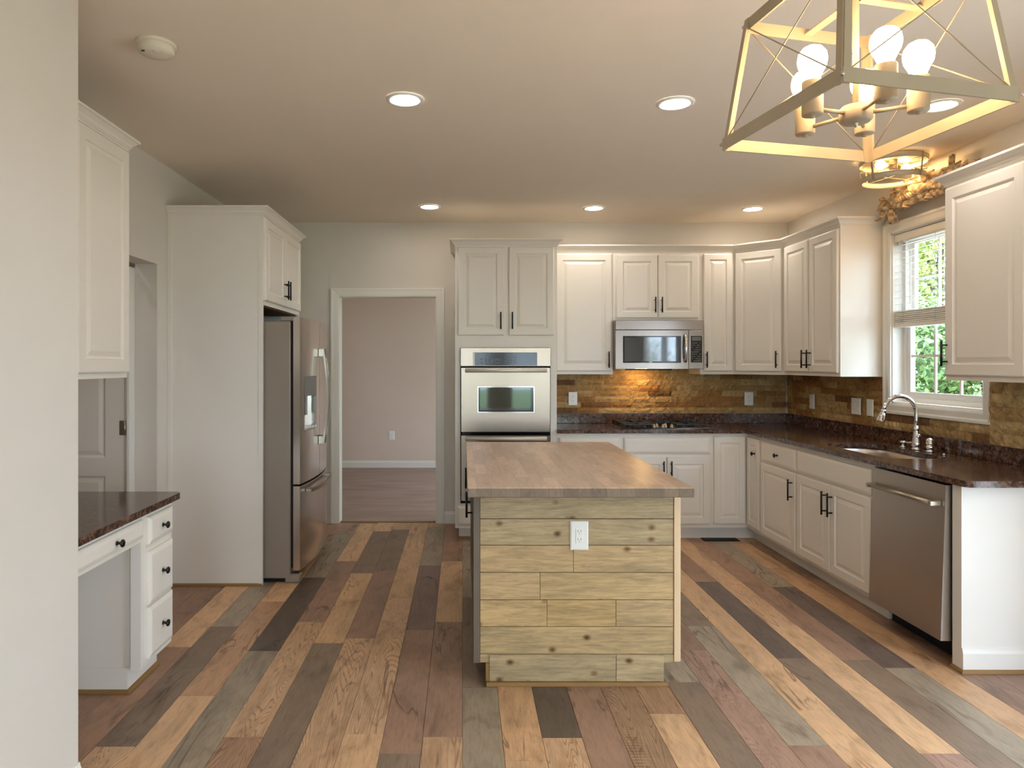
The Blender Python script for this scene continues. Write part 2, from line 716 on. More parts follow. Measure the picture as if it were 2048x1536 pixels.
# ------------------------------------------------------------------ structure
def wall_x(bm, y0, y1, x0, x1, holes, mi=0):
    """wall running along X between x0 and x1, thickness y0..y1, holes (x0,x1,z0,z1) sorted"""
    cur = x0
    for a, b, c, d in holes:
        box(bm, cur, a, y0, y1, 0, CE, mi=mi)
        if c > 0.001:
            box(bm, a, b, y0, y1, 0, c, mi=mi)
        box(bm, a, b, y0, y1, d, CE, mi=mi)
        cur = b
    box(bm, cur, x1, y0, y1, 0, CE, mi=mi)


def wall_y(bm, x0, x1, y0, y1, holes, mi=0):
    cur = y0
    for a, b, c, d in holes:
        box(bm, x0, x1, cur, a, 0, CE, mi=mi)
        if c > 0.001:
            box(bm, x0, x1, a, b, 0, c, mi=mi)
        box(bm, x0, x1, a, b, d, CE, mi=mi)
        cur = b
    box(bm, x0, x1, cur, y1, 0, CE, mi=mi)


bm = new(); wall_x(bm, YB, YB + 0.06, -3.70, 3.10, [(DOOR[0], DOOR[1], 0, DOOR[2])]); struct('wall_back', bm, 'wall')
bm = new(); wall_x(bm, YB + 0.06, YB + 0.12, -3.70, 3.10, [(DOOR[0], DOOR[1], 0, DOOR[2])]); struct('wall_back_far_side', bm, 'wall_far')
bm = new(); wall_y(bm, XL - 0.14, XL, 2.37, YB, [(HALL[0], HALL[1], 0, HALL[2])]); struct('wall_left', bm, 'wall')
bm = new()
wall_y(bm, -1.42, -1.297, YREAR, 2.37, [])
box(bm, -2.07, -1.42, 2.25, 2.37, 0, CE)
struct('wall_front_left', bm, 'wall')
bm = new()
wall_y(bm, XR, XR + 0.14, YREAR, YB, [(SLD[0], SLD[1], SLD[2] - 0.02, SLD[3]), WIN])
struct('wall_right', bm, 'wall')
bm = new(); wall_x(bm, YREAR - 0.12, YREAR, -1.42, 3.102, RW); struct('wall_rear', bm, 'wall')
bm = new()
wall_x(bm, 9.84, 9.96, -3.70, 1.76, [])
box(bm, -3.70, -3.58, YB + 0.12, 9.84, 0, CE)
wall_y(bm, 1.62, 1.74, YB + 0.12, 9.84, [(6.95, 9.25, 0.25, 2.35)])
struct('wall_far', bm, 'wall_far')
bm = new()
box(bm, -3.70, -3.60, 2.25, YB, 0, CE)
box(bm, -3.60, -2.07, 2.25, 2.37, 0, CE)
box(bm, -3.60, -2.075, 5.4, 5.5, 0, CE)
struct('wall_hall', bm, 'wall')
bm = new(); box(bm, -3.8, 3.3, YREAR - 0.2, 10.0, CE, CE + 0.12); struct('ceiling', bm, 'ceiling')

# floor planks: every row 0.155 m wide, boards 1.22 m long; (row, one break, tones from that break's board downwards/upwards)
PW, PL = 0.155, 1.22
TONE = {
    'T': ((214, 174, 134), 0.06), 'T2': ((206, 164, 124), 0.15), 'TG': ((208, 170, 134), 0.80), 'BT': ((188, 148, 116), 0.25), 'B': ((164, 128, 104), 0.15),
    'R': ((158, 125, 105), 0.10), 'RG': ((166, 133, 115), 0.6), 'D': ((138, 117, 99), 0.10), 'G': ((160, 144, 124), 0.15), 'K': ((98, 84, 73), 0.10),
    'KH': ((114, 98, 90), 0.2), 'BG': ((170, 133, 105), 0.85), 'H': ((168, 134, 106), 0.7), 'DB': ((134, 108, 97), 0.10),
}
ROWS = {
    -12: (3.70, ['R', 'R', 'B']), -11: (4.10, ['B', 'R', 'BT']), -10: (3.606, ['B', 'T', 'R']), -9: (3.888, ['D', 'G', 'K']), -8: (3.074, ['T', 'BT', 'T']),
    -7: (3.556, ['G', 'K', 'G']), -6: (2.736, ['BG', 'TG', 'R', 'T']), -5: (3.657, ['D', 'T', 'D']), -4: (2.50, ['R', 'TG', 'R', 'D']),
    -3: (2.758, ['T', 'TG', 'T', 'T']), -2: (2.62, ['D', 'R', 'DB', 'G']), -1: (2.736, ['TG', 'R', 'T', 'B']), 0: (3.15, ['G', 'D', 'G']),
    1: (2.572, ['T', 'T2', 'R']), 2: (2.73, ['TG', 'K', 'T']), 3: (2.30, ['R', 'R', 'D']), 4: (2.25, ['BG', 'H', 'T']), 5: (2.917, ['T', 'BG', 'D']),
    6: (3.209, ['D', 'G', 'T']), 7: (2.35, ['R', 'RG', 'R', 'T']), 8: (2.675, ['R', 'G', 'D', 'T']), 9: (2.95, ['T', 'T', 'T', 'B']),
    10: (3.465, ['D', 'KH', 'B']), 11: (2.62, ['RG', 'T', 'TG', 'T']), 12: (3.453, ['D', 'R', 'B']), 13: (3.357, ['G', 'KH', 'G']),
    14: (3.787, ['T2', 'T2', 'T']), 15: (3.30, ['R', 'B', 'B']),
}
rnd = random.Random(11)
bm = new()
lay = bm.loops.layers.float_color.new('plank_tone')
lay2 = bm.loops.layers.float.new('plank_saw')
for k in range(-24, 20):
    br, seq = ROWS.get(k, (rnd.uniform(2, 3.2), [rnd.choice('TRDGB') for _ in range(3)]))
    j0 = int(math.floor((YREAR - br) / PL)) - 1
    for j in range(j0, 7):
        y0, y1 = br + j * PL, br + (j + 1) * PL
        idx = j + 1
        key = seq[idx] if 0 <= idx < len(seq) else rnd.choice(['T', 'R', 'D', 'G', 'B', 'TG'])
        y0, y1 = max(y0, YREAR), min(y1, YB + 0.06)
        if y1 - y0 < 0.01:
            continue
        x0, x1 = max(k * PW, -3.60), min((k + 1) * PW, XR)
        if x1 - x0 < 0.005:
            continue
        rgb, gr = TONE[key]
        f = rnd.uniform(0.93, 1.07)
        c = lin(rgb)
        col = (c[0] * f, c[1] * f, c[2] * f, gr)
        e, g = 0.0012, 0.0003
        O = [(x0 + g, y0 + g, -0.002), (x1 - g, y0 + g, -0.002), (x1 - g, y1 - g, -0.002), (x0 + g, y1 - g, -0.002)]
        I = [(x0 + e, y0 + e, 0), (x1 - e, y0 + e, 0), (x1 - e, y1 - e, 0), (x0 + e, y1 - e, 0)]
        nf = len(bm.faces)
        loops(bm, [O, I], True, False, True)
        bm.faces.ensure_lookup_table()
        for fc in bm.faces[nf:]:
            for lp in fc.loops:
                lp[lay] = col
                lp[lay2] = 0.85 if key in ('KH', 'H') else 0.0
nf = len(bm.faces)
box(bm, -3.7, 3.1, YREAR - 0.12, YB + 0.06, -0.12, -0.003, mi=1)
struct('floor', bm, ['floor', 'dark'], norm=False)
bm = new(); box(bm, -3.7, 1.74, YB + 0.062, 9.96, -0.12, 0.0); struct('floor_far_room', bm, 'far_floor')
bm = new(); box(bm, DOOR[0] + 0.001, DOOR[1] - 0.001, YB + 0.03, YB + 0.075, 0.0005, 0.006, 0.002); struct('trim_1', bm, 'oak_trim')


# door casing of the back doorway, with jamb
def casing3(bm, x0, x1, z1, y, out):
    prof = [(0.0, 0.0), (0.0, 0.010), (0.012, 0.014), (0.05, 0.018), (0.068, 0.022), (0.078, 0.022), (0.078, 0.0)]
    L = []
    for o, t in prof:
        yy = y + out * t
        L.append([(x0 - o, yy, 0.002), (x0 - o, yy, z1 + o), (x1 + o, yy, z1 + o), (x1 + o, yy, 0.002)])
    loops(bm, L, closed=False)
    for side in (0, 3):
        bm.faces.new([bm.verts.new(l[side]) for l in L])


bm = new()
casing3(bm, DOOR[0] + 0.012, DOOR[1] - 0.012, DOOR[2] - 0.012, YB, -1)
casing3(bm, DOOR[0] + 0.012, DOOR[1] - 0.012, DOOR[2] - 0.012, YB + 0.12, 1)
box(bm, DOOR[0], DOOR[0] + 0.012, YB, YB + 0.12, 0.006, DOOR[2])
box(bm, DOOR[1] - 0.012, DOOR[1], YB, YB + 0.12, 0.006, DOOR[2])
box(bm, DOOR[0] + 0.012, DOOR[1] - 0.012, YB, YB + 0.12, DOOR[2] - 0.012, DOOR[2])
struct('trim_2', bm, 'trim')


def baseboard(bm, p0, p1, nrm, h=0.11, t=0.014):
    p0, p1, n = Vector(p0), Vector(p1), Vector(nrm)
    prof = [(0, 0.001), (t, 0.001), (t, h - 0.025), (t * 0.55, h - 0.01), (t * 0.4, h), (0, h)]
    loops(bm, [[p + n * a + Vector((0, 0, z)) for a, z in prof] for p in (p0, p1)], True, True, True)


bm = new(); baseboard(bm, (DOOR[1] + 0.068, YB, 0), (-0.062, YB, 0), (0, -1, 0)); struct('baseboard_back', bm, 'trim')
bm = new(); baseboard(bm, (-3.58, 9.84, 0), (1.62, 9.84, 0), (0, -1, 0), 0.10); struct('baseboard_far', bm, 'trim')
bm = new(); baseboard(bm, (-1.297, YREAR, 0), (-1.297, 2.37, 0), (1, 0, 0), 0.11); struct('baseboard_left', bm, 'trim')

# hall doorway: jamb and the open panelled door leaf beyond it
YJ = HALL[1]
bm = new()
box(bm, -2.105, -2.071, YJ - 0.055, YJ + 0.04, 0.002, 2.06)
box(bm, -2.105, -2.071, HALL[0] - 0.04, HALL[0] + 0.05, 0.002, 2.06)
box(bm, -2.105, -2.071, HALL[0] + 0.05, YJ - 0.055, 2.035, 2.06)
box(bm, -2.085, -2.071, YJ - 0.075, YJ - 0.055, 0.002, 2.035)
struct('trim_3', bm, 'trim')


def raised_panel(bm, u0, u1, v0, v1, P, d=0.007):
    """P maps (u, v, w) to a point; carved frame and raised field on a flat leaf"""
    L = []
    for ins, w in ((0, 0), (0.012, -d), (0.020, -d), (0.042, -0.001)):
        L.append([P(u0 + ins, v0 + ins, w), P(u1 - ins, v0 + ins, w), P(u1 - ins, v1 - ins, w), P(u0 + ins, v1 - ins, w)])
    loops(bm, L, True, False, True)


def holed_face(bm, u0, u1, v0, v1, holes, P, w=0.0):
    us = sorted({u0, u1} | {h[0] for h in holes} | {h[1] for h in holes})
    vs = sorted({v0, v1} | {h[2] for h in holes} | {h[3] for h in holes})
    for i in range(len(us) - 1):
        for j in range(len(vs) - 1):
            cu, cv = (us[i] + us[i + 1]) / 2, (vs[j] + vs[j + 1]) / 2
            if any(h[0] < cu < h[1] and h[2] < cv < h[3] for h in holes):
                continue
            bm.faces.new([bm.verts.new(P(*q, w)) for q in ((us[i], vs[j]), (us[i + 1], vs[j]), (us[i + 1], vs[j + 1]), (us[i], vs[j + 1]))])


bm = new()
LX0, LX1, LY = -2.93, -2.107, YJ - 0.058
P = lambda u, v, w: (u, LY - w, v)
hs = []
for a, b in ((-2.81, -2.573), (-2.464, -2.227)):
    hs += [(a, b, 0.22, 0.755), (a, b, 0.868, 1.62), (a, b, 1.73, 1.92)]
holed_face(bm, LX0, LX1, 0.012, 2.03, hs, P)
for h in hs:
    raised_panel(bm, *h, P)
loops(bm, [[(LX0, LY, 0.012), (LX1, LY, 0.012), (LX1, LY, 2.03), (LX0, LY, 2.03)], [(LX0, LY + 0.035, 0.012), (LX1, LY + 0.035, 0.012), (LX1, LY + 0.035, 2.03), (LX0, LY + 0.035, 2.03)]], True, False, True)
door1 = struct('door_1', bm, 'door_white')
for zc in (0.25, 1.055, 1.80):
    bm = new()
    cyl(bm, (LX1 + 0.004, LY - 0.006, zc - 0.045), (LX1 + 0.004, LY - 0.006, zc + 0.045), 0.0065, n=10)
    box(bm, LX1 - 0.03, LX1 + 0.002, LY - 0.003, LY - 0.0005, zc - 0.045, zc + 0.045)
    struct('hinge', bm, 'nickel', door1)


# ------------------------------------------------------------------ kitchen window
def casing4(bm, y0, y1, z0, z1, x, prof):
    L = []
    for o, t in prof:
        L.append([(x - t, y0 - o, z0 - o), (x - t, y1 + o, z0 - o), (x - t, y1 + o, z1 + o), (x - t, y0 - o, z1 + o)])
    loops(bm, L, True)


CP = [(0, 0), (0, 0.012), (0.014, 0.018), (0.045, 0.018), (0.055, 0.024), (0.07, 0.024), (0.07, 0)]
y0, y1, z0, z1 = WIN
bm = new()
casing4(bm, y0, y1, z0, z1, XR - 0.0005, CP)
for a in ((y0, y0 + 0.008, z0, z1), (y1 - 0.008, y1, z0, z1), (y0, y1, z0, z0 + 0.012), (y0, y1, z1 - 0.008, z1)):
    box(bm, XR - 0.001, XR + 0.085, *a)
win = struct('window_1', bm, 'trim')


def sash(bm, x0, x1, y0, y1, z0, z1, w, nx, nz, mun=0.016):
    box(bm, x0, x1, y0, y0 + w, z0, z1); box(bm, x0, x1, y1 - w, y1, z0, z1)
    box(bm, x0, x1, y0 + w, y1 - w, z0, z0 + w); box(bm, x0, x1, y0 + w, y1 - w, z1 - w, z1)
    xm = (x0 + x1) / 2
    for i in range(1, nx):
        yc = y0 + w + (y1 - y0 - 2 * w) * i / nx
        box(bm, xm - 0.006, xm + 0.006, yc - mun / 2, yc + mun / 2, z0 + w, z1 - w)
    for i in range(1, nz):
        zc = z0 + w + (z1 - z0 - 2 * w) * i / nz
        box(bm, xm - 0.0055, xm + 0.0055, y0 + w, y1 - w, zc - mun / 2, zc + mun / 2)


bm = new()
ya, yb, za, zb = y0 + 0.008, y1 - 0.008, z0 + 0.012, z1 - 0.008
zm = (za + zb) / 2
box(bm, XR + 0.07, XR + 0.136, ya, ya + 0.03, za, zb); box(bm, XR + 0.07, XR + 0.136, yb - 0.03, yb, za, zb)
box(bm, XR + 0.07, XR + 0.136, ya + 0.03, yb - 0.03, za, za + 0.03); box(bm, XR + 0.07, XR + 0.136, ya + 0.03, yb - 0.03, zb - 0.03, zb)
sash(bm, XR + 0.078, XR + 0.103, ya + 0.03, yb - 0.03, za + 0.03, zm + 0.02, 0.04, 3, 2)
sash(bm, XR + 0.106, XR + 0.131, ya + 0.03, yb - 0.03, zm - 0.02, zb - 0.03, 0.04, 3, 2)
fr = struct('window_frame', bm, 'trim', win)
bm = new()
box(bm, XR + 0.089, XR + 0.092, ya + 0.07, yb - 0.07, za + 0.07, zm - 0.02)
box(bm, XR + 0.117, XR + 0.120, ya + 0.07, yb - 0.07, zm + 0.02, zb - 0.07)
struct('pane', bm, 'glass', fr)

# patio door and rear windows (outside the frame; the day comes in through them)
bm = new()
a, b, c, d = SLD
for q0, q1, xo in ((a, (a + b) / 2 + 0.03, 0.03), ((a + b) / 2 - 0.03, b, 0.075)):
    sash(bm, XR + xo, XR + xo + 0.035, q0, q1, c - 0.015, d, 0.06, 1, 1)
pd = struct('door_2', bm, 'trim')
bm = new()
box(bm, XR + 0.0465, XR + 0.0475, a + 0.06, (a + b) / 2 - 0.03, c + 0.045, d - 0.06)
box(bm, XR + 0.09, XR + 0.094, (a + b) / 2 + 0.03, b - 0.06, c + 0.045, d - 0.06)
struct('pane', bm, 'glass', pd)
for i, (a, b, c, d) in enumerate(RW):
    bm = new()
    for q in ((a, a + 0.05, c, d), (b - 0.05, b, c, d)):
        box(bm, q[0], q[1], YREAR - 0.08, YREAR - 0.04, q[2], q[3])
    for zz in ((c, c + 0.05), (d - 0.05, d), ((c + d) / 2 - 0.025, (c + d) / 2 + 0.025)):
        box(bm, a + 0.05, b - 0.05, YREAR - 0.08, YREAR - 0.04, zz[0], zz[1])
    w = struct('window_%d' % (i + 2), bm, 'trim')
    bm = new(); box(bm, a + 0.05, b - 0.05, YREAR - 0.061, YREAR - 0.059, c + 0.05, d - 0.05); struct('pane', bm, 'glass', w)

# ------------------------------------------------------------------ cabinet parts
V = Vector


def frame_map(O, U, Wd):
    O, U, Wd = V(O), V(U), V(Wd)
    return lambda u, v, w: O + U * u + V((0, 0, v)) + Wd * w


def bar_pull(parent, P, u, v0, v1, stand=0.032, r=0.006, horizontal=False):
    bm = new()
    if horizontal:
        cyl(bm, P(v0, u, stand), P(v1, u, stand), r, n=12)
        for q in (v0 + 0.025, v1 - 0.025):
            cyl(bm, P(q, u, 0.0005), P(q, u, stand), r * 0.8, n=10)
    else:
        cyl(bm, P(u, v0, stand), P(u, v1, stand), r, n=12)
        for q in (v0 + 0.025, v1 - 0.025):
            cyl(bm, P(u, q, 0.0005), P(u, q, stand), r * 0.8, n=10)
    return obj('handle', bm, 'black', parent)


def knob(parent, P, u, v):
    bm = new()
    a, b = P(u, v, 0.0005), P(u, v, 1.0)
    lathe(bm, [(0, 0), (0.009, 0), (0.009, 0.002), (0.0055, 0.006), (0.005, 0.012), (0.008, 0.017), (0.015, 0.021), (0.0165, 0.025), (0.014, 0.029), (0.006, 0.031), (0, 0.0312)], a, b - a, 20)
    return obj('knob', bm, 'black', parent)


def door(parent, O, U, Wd, w, h, stile=0.055, pull=None, name='door', mat='white', t=0.02):
    """raised panel door; O lower corner on the face frame, U width direction, Wd outward"""
    Q = frame_map(O, U, Wd)
    g = 0.0008
    P = lambda u, v, k: Q(u, v, k + g)
    bm = new()
    pr = [(0, 0), (0, t - 0.006), (0.003, t - 0.002), (0.008, t), (stile, t), (stile + 0.004, t - 0.008), (stile + 0.012, t - 0.0095), (stile + 0.034, t - 0.002), (stile + 0.037, t - 0.001)]
    L = [[P(a, a, k), P(w - a, a, k), P(w - a, h - a, k), P(a, h - a, k)] for a, k in pr]
    loops(bm, L, True, True, True)
    d = obj(name, bm, mat, parent)
    F = lambda u, v, k: Q(u, v, k + g + t)
    if pull:
        if pull[0] == 'bar':
            bar_pull(d, F, pull[1], pull[2], pull[3])
        else:
            knob(d, F, pull[1], pull[2])
    return d


def drawer(parent, O, U, Wd, w, h, pull=None, name='drawer', mat='white', t=0.02):
    Q = frame_map(O, U, Wd)
    g = 0.0008
    P = lambda u, v, k: Q(u, v, k + g)
    bm = new()
    pr = [(0, 0), (0, t - 0.009), (0.004, t - 0.006), (0.016, t - 0.001), (0.022, t)]
    L = [[P(a, a, k), P(w - a, a, k), P(w - a, h - a, k), P(a, h - a, k)] for a, k in pr]
    loops(bm, L, True, True, True)
    d = obj(name, bm, mat, parent)
    F = lambda u, v, k: Q(u, v, k + g + t)
    if pull:
        knob(d, F, pull[1], pull[2])
    return d


def sweep_profile(bm, path, z, prof):
    """sweep (out, up) profile along a plan polyline, outward = right hand of travel, mitred"""
    pts = [V((x, y, 0)) for x, y in path]
    L = []
    for i, p in enumerate(pts):
        ds = []
        if i > 0:
            ds.append((pts[i] - pts[i - 1]).normalized())
        if i < len(pts) - 1:
            ds.append((pts[i + 1] - pts[i]).normalized())
        ns = [V((d.y, -d.x, 0)) for d in ds]
        if len(ns) == 2:
            m = (ns[0] + ns[1]).normalized()
            m = m / max(0.3, m.dot(ns[0]))
        else:
            m = ns[0]
        L.append([V((p.x, p.y, z)) + m * o + V((0, 0, u)) for o, u in prof])
    loops(bm, L, True, True, True)


CROWN = [(0.0008, 0), (0.006, 0), (0.006, 0.008), (0.011, 0.010), (0.011, 0.015), (0.016, 0.018), (0.022, 0.030), (0.036, 0.042), (0.040, 0.045), (0.046, 0.046), (0.046, 0.058), (0.0008, 0.058)]
SHOE = [(0.0006, 0.001), (0.014, 0.001), (0.013, 0.008), (0.008, 0.014), (0.0006, 0.017)]
ZC = 2.425     # underside of the crown
ZU = 1.364     # underside of the wall cabinets
ZT = 2.44      # top of the wall cabinets
FY = 6.095     # face of the back wall cabinets
FX = 2.657     # face of the right wall cabinets
BY = 5.79      # face of the back base cabinets
BX = 2.352     # face of the right base cabinets
nX, nY = (-1, 0, 0), (0, -1, 0)
GU, GB = 'white wall cabinets', 'white base cabinets'

# --- oven cabinet, built round the oven opening
oc = thing('oven_cabinet', 'tall white cabinet with the double oven built into it', 'cabinet', (0.358, 6.1, 0))
bm = new()
X0, X1 = -0.0606, 0.777
OX0, OX1, OZ0, OZ1 = 0.0, 0.706, 0.315, 1.575
box(bm, X0, OX0, BY, YB - 0.002, 0.10, ZT); box(bm, OX1, X1, BY, YB - 0.002, 0.10, ZT)
box(bm, OX0, OX1, BY, YB - 0.002, OZ1, ZT); box(bm, OX0, OX1, BY, YB - 0.002, 0.10, OZ0)
box(bm, OX0, OX1, YB - 0.02, YB - 0.002, OZ0, OZ1)
obj('body', bm, 'white', oc)
bm = new(); box(bm, X0 + 0.03, X1, BY + 0.075, YB - 0.002, 0.001, 0.0995); obj('toe_kick', bm, 'white', oc)
bm = new(); sweep_profile(bm, [(X0 + 0.029, YB - 0.02), (X0 + 0.029, BY + 0.0745), (X1, BY + 0.0745)][1:], 0, SHOE); obj('shoe_molding', bm, 'oak_trim', oc)
door(oc, (-0.037, BY, 1.689), (1, 0, 0), nY, 0.377, 0.726, pull=('bar', 0.350, 0.05, 0.19))
door(oc, (0.381, BY, 1.689), (1, 0, 0), nY, 0.371, 0.726, pull=('bar', 0.027, 0.05, 0.19))
drawer(oc, (-0.043, BY, 0.128), (1, 0, 0), nY, 0.80, 0.155)
bm = new(); sweep_profile(bm, [(X0, YB - 0.003), (X0, BY), (X1, BY), (X1, FY - 0.0475)], ZC, CROWN)
obj('crown_molding', bm, 'white', oc)

# --- double oven
ov = thing('double_oven', 'stainless double wall oven built into the tall cabinet', 'oven', (0.353, 6.0, 0.3))
YO = 5.765
bm = new()
box(bm, OX0 + 0.004, OX1 - 0.004, BY + 0.004, 6.33, OZ0 + 0.004, OZ1 - 0.004)
box(bm, -0.017, 0.724, YO + 0.010, BY - 0.0008, 0.307, 1.585, 0.002)
obj('body', bm, 'dark', ov)
bm = new()
box(bm, -0.0165, 0.7235, YO - 0.004, YO + 0.0095, 1.434, 1.586, 0.003)
cp = obj('control_panel', bm, 'steel_x', ov)
bm = new(); box(bm, 0.100, 0.612, YO - 0.007, YO - 0.0045, 1.440, 1.548, 0.001); obj('display', bm, 'gloss_black', cp)
bm = new(); box(bm, 0.086, 0.0985, YO - 0.008, YO - 0.0045, 1.436, 1.552, 0.002); obj('display_trim', bm, 'plastic', cp)
KEYS = []
def key(*q):
    KEYS.append(q)


def press_keys(parent):
    for q in KEYS:
        b_ = new(); box(b_, *q); obj('button', b_, 'grey_plastic', parent)
    KEYS.clear()


for i in range(3):
    for j in range(4):
        key(0.185 + i * 0.024, 0.197 + i * 0.024, YO - 0.0085, YO - 0.0072, 1.452 + j * 0.012, 1.459 + j * 0.012)
for i in range(2):
    key(0.150, 0.158, YO - 0.0085, YO - 0.0072, 1.455 + i * 0.03, 1.470 + i * 0.03)
for i in range(3):
    key(0.27 + i * 0.017, 0.28 + i * 0.017, YO - 0.0085, YO - 0.0072, 1.478, 1.496)
for i in range(4):
    for j in range(3):
        key(0.345 + i * 0.026, 0.357 + i * 0.026, YO - 0.0085, YO - 0.0072, 1.462 + j * 0.02, 1.469 + j * 0.02)
key(0.275, 0.308, YO - 0.0085, YO - 0.0072, 1.458, 1.463)
press_keys(cp)


def oven_door(zl, zh, wz0, wz1):
    bm = new()
    hx0, hx1 = 0.130, 0.582
    for q in ((-0.010, hx0, zl, zh), (hx1, 0.717, zl, zh), (hx0, hx1, zl, wz0), (hx0, hx1, wz1, zh)):
        box(bm, q[0], q[1], YO - 0.012, YO + 0.0095, q[2], q[3])
    d = obj('oven_door', bm, 'steel_x', ov)
    bm = new()
    L = [[(hx0 - a, YO - k, wz0 - a), (hx1 + a, YO - k, wz0 - a), (hx1 + a, YO - k, wz1 + a), (hx0 - a, YO - k, wz1 + a)] for a, k in ((0.006, 0.0125), (0.006, 0.0165), (0.0, 0.0165), (0.0, 0.004))]
    loops(bm, L, True)
    obj('window_trim', bm, 'chrome', d)
    bm = new(); box(bm, hx0 + 0.001, hx1 - 0.001, YO - 0.006, YO + 0.006, wz0 + 0.001, wz1 - 0.001)
    pane = obj('oven_window', bm, ['gloss_black'], d)
    bm = new(); box(bm, hx0 + 0.014, hx1 - 0.022, YO - 0.0075, YO - 0.0062, wz0 + 0.014, wz1 - 0.006)
    obj('oven_glass', bm, 'oven_glass', d)
    bm = new()
    zc = zh - 0.021
    cyl(bm, (0.022, YO - 0.052, zc), (0.686, YO - 0.052, zc), 0.0165, n=20)
    for q in (0.045, 0.663):
        cyl(bm, (q, YO - 0.0125, zc), (q, YO - 0.05, zc), 0.010, n=14)
    obj('handle', bm, 'bar_steel', d)


oven_door(0.897, 1.421, 1.0615, 1.262)
oven_door(0.332, 0.866, 0.50, 0.70)
bm = new(); box(bm, 0.0, 0.707, YO - 0.004, YO + 0.009, 0.870, 0.893); obj('vent_strip', bm, 'gloss_black', ov)


# --- wall cabinets on the back wall
def upper(label, X0, X1, z0=ZU, group=GU):
    c = thing('wall_cabinet', label, 'cabinet', ((X0 + X1) / 2, FY + 0.15, z0), group)
    bm = new(); box(bm, X0 + 0.0006, X1 - 0.0006, FY, YB - 0.002, z0, ZT); obj('body', bm, 'white', c)
    return c


c = upper('white wall cabinet with one wide door, beside the tall oven cabinet', 0.778, 1.3045)
door(c, (0.812, FY, 1.391), (1, 0, 0), nY, 0.480, 1.016, pull=('bar', 0.450, 0.03, 0.17))
c = upper('short white two-door wall cabinet over the microwave', 1.3045, 2.06, 1.829)
door(c, (1.333, FY, 1.851), (1, 0, 0), nY, 0.356, 0.545, pull=('bar', 0.330, 0.045, 0.18))
door(c, (1.694, FY, 1.851), (1, 0, 0), nY, 0.347, 0.545, pull=('bar', 0.026, 0.045, 0.18))
c = upper('narrow white wall cabinet between microwave and angled corner cabinet', 2.06, 2.352)
door(c, (2.088, FY, 1.391), (1, 0, 0), nY, 0.248, 1.016, 0.05, pull=('bar', 0.018, 0.03, 0.17))
# diagonal corner
c = thing('wall_cabinet', 'angled white corner wall cabinet set diagonally across the corner', 'cabinet', (2.7, 6.1, ZU), GU)
bm = new()
e = 0.0012
prism(bm, [(2.352 + e, FY), (FX, BY + e), (XR - 0.002, BY + e), (XR - 0.002, YB - 0.002), (2.352 + e, YB - 0.002)], ZU, ZT)
obj('body', bm, 'white', c)
dU = V((FX - 2.352, BY - FY, 0)); dl = dU.length; dU.normalize(); dW = V((dU.y, -dU.x, 0))
if dW.y > 0:
    dW = -dW
door(c, V((2.352, FY, 1.391)) + dU * 0.022 + dW * 0.0003, dU, dW, dl - 0.044, 1.016, pull=('bar', dl - 0.075, 0.03, 0.17))
# right wall, two doors
c = thing('wall_cabinet', 'white two-door wall cabinet between angled corner cabinet and window', 'cabinet', (2.8, 5.36, ZU), GU)
bm = new(); box(bm, FX, XR - 0.002, 4.938, BY - 0.0006, ZU, ZT); obj('body', bm, 'white', c)
door(c, (FX, 5.765, 1.391), (0, -1, 0), nX, 0.395, 1.016, pull=('bar', 0.365, 0.03, 0.17))
door(c, (FX, 5.348, 1.391), (0, -1, 0), nX, 0.395, 1.016, pull=('bar', 0.030, 0.03, 0.17))
bm = new()
sweep_profile(bm, [(0.779, FY), (2.352 + 0.0, FY), (FX, BY), (FX, 4.938), (XR - 0.003, 4.938)][::1], ZC, CROWN)
tag(obj('crown_molding', bm, 'white', at=(1.6, FY, ZC)), 'long white crown molding bending round the corner wall cabinets', 'molding')
# near right
c = thing('wall_cabinet', 'large white single-door wall cabinet nearest the chandelier, beyond the window', 'cabinet', (2.8, 3.57, ZU), GU)
bm = new(); box(bm, FX, XR - 0.002, 3.27, 3.86, ZU, ZT); obj('body', bm, 'white', c)
door(c, (FX, 3.842, 1.391), (0, -1, 0), nX, 0.545, 1.016, 0.06, pull=('bar', 0.022, 0.05, 0.19))
bm = new(); sweep_profile(bm, [(XR - 0.003, 3.86), (FX, 3.86), (FX, 3.27), (XR - 0.003, 3.27)], ZC, CROWN)
obj('crown_molding', bm, 'white', c)

# --- microwave
mw = thing('microwave', 'stainless over-the-range microwave under the short cabinet', 'microwave', (1.68, 6.2, 1.41))
mx0, mx1, YM = 1.3065, 2.058, 6.0
bm = new(); box(bm, mx0, mx1, YM + 0.018, YB - 0.035, 1.412, 1.8275, 0.003); obj('body', bm, 'fridge_side', mw)
bm = new(); box(bm, mx0, mx1, YM - 0.004, YM + 0.0175, 1.745, 1.8275, 0.003); obj('vent_panel', bm, 'steel_mw', mw)
bm = new()
for q in ((mx0, 1.369, 1.412, 1.740), (1.866, 1.928, 1.412, 1.740), (1.369, 1.866, 1.412, 1.462), (1.369, 1.866, 1.692, 1.740)):
    box(bm, q[0], q[1], YM - 0.006, YM + 0.0175, q[2], q[3])
md = obj('door', bm, 'steel_mw', mw)
bm = new()
for q in ((1.3695, 1.384, 1.4625, 1.6915), (1.845, 1.8655, 1.4625, 1.6915), (1.384, 1.845, 1.4625, 1.477), (1.384, 1.845, 1.682, 1.6915)):
    box(bm, q[0], q[1], YM - 0.007, YM + 0.012, q[2], q[3])
obj('window_border', bm, 'gloss_black', md)
bm = new(); box(bm, 1.3845, 1.8445, YM - 0.004, YM + 0.010, 1.4775, 1.6815); obj('window_glass', bm, 'mw_glass', md)
bm = new(); box(bm, 1.592, 1.618, YM - 0.0085, YM - 0.0072, 1.4675, 1.4715); obj('badge', bm, 'nickel', md)
bm = new()
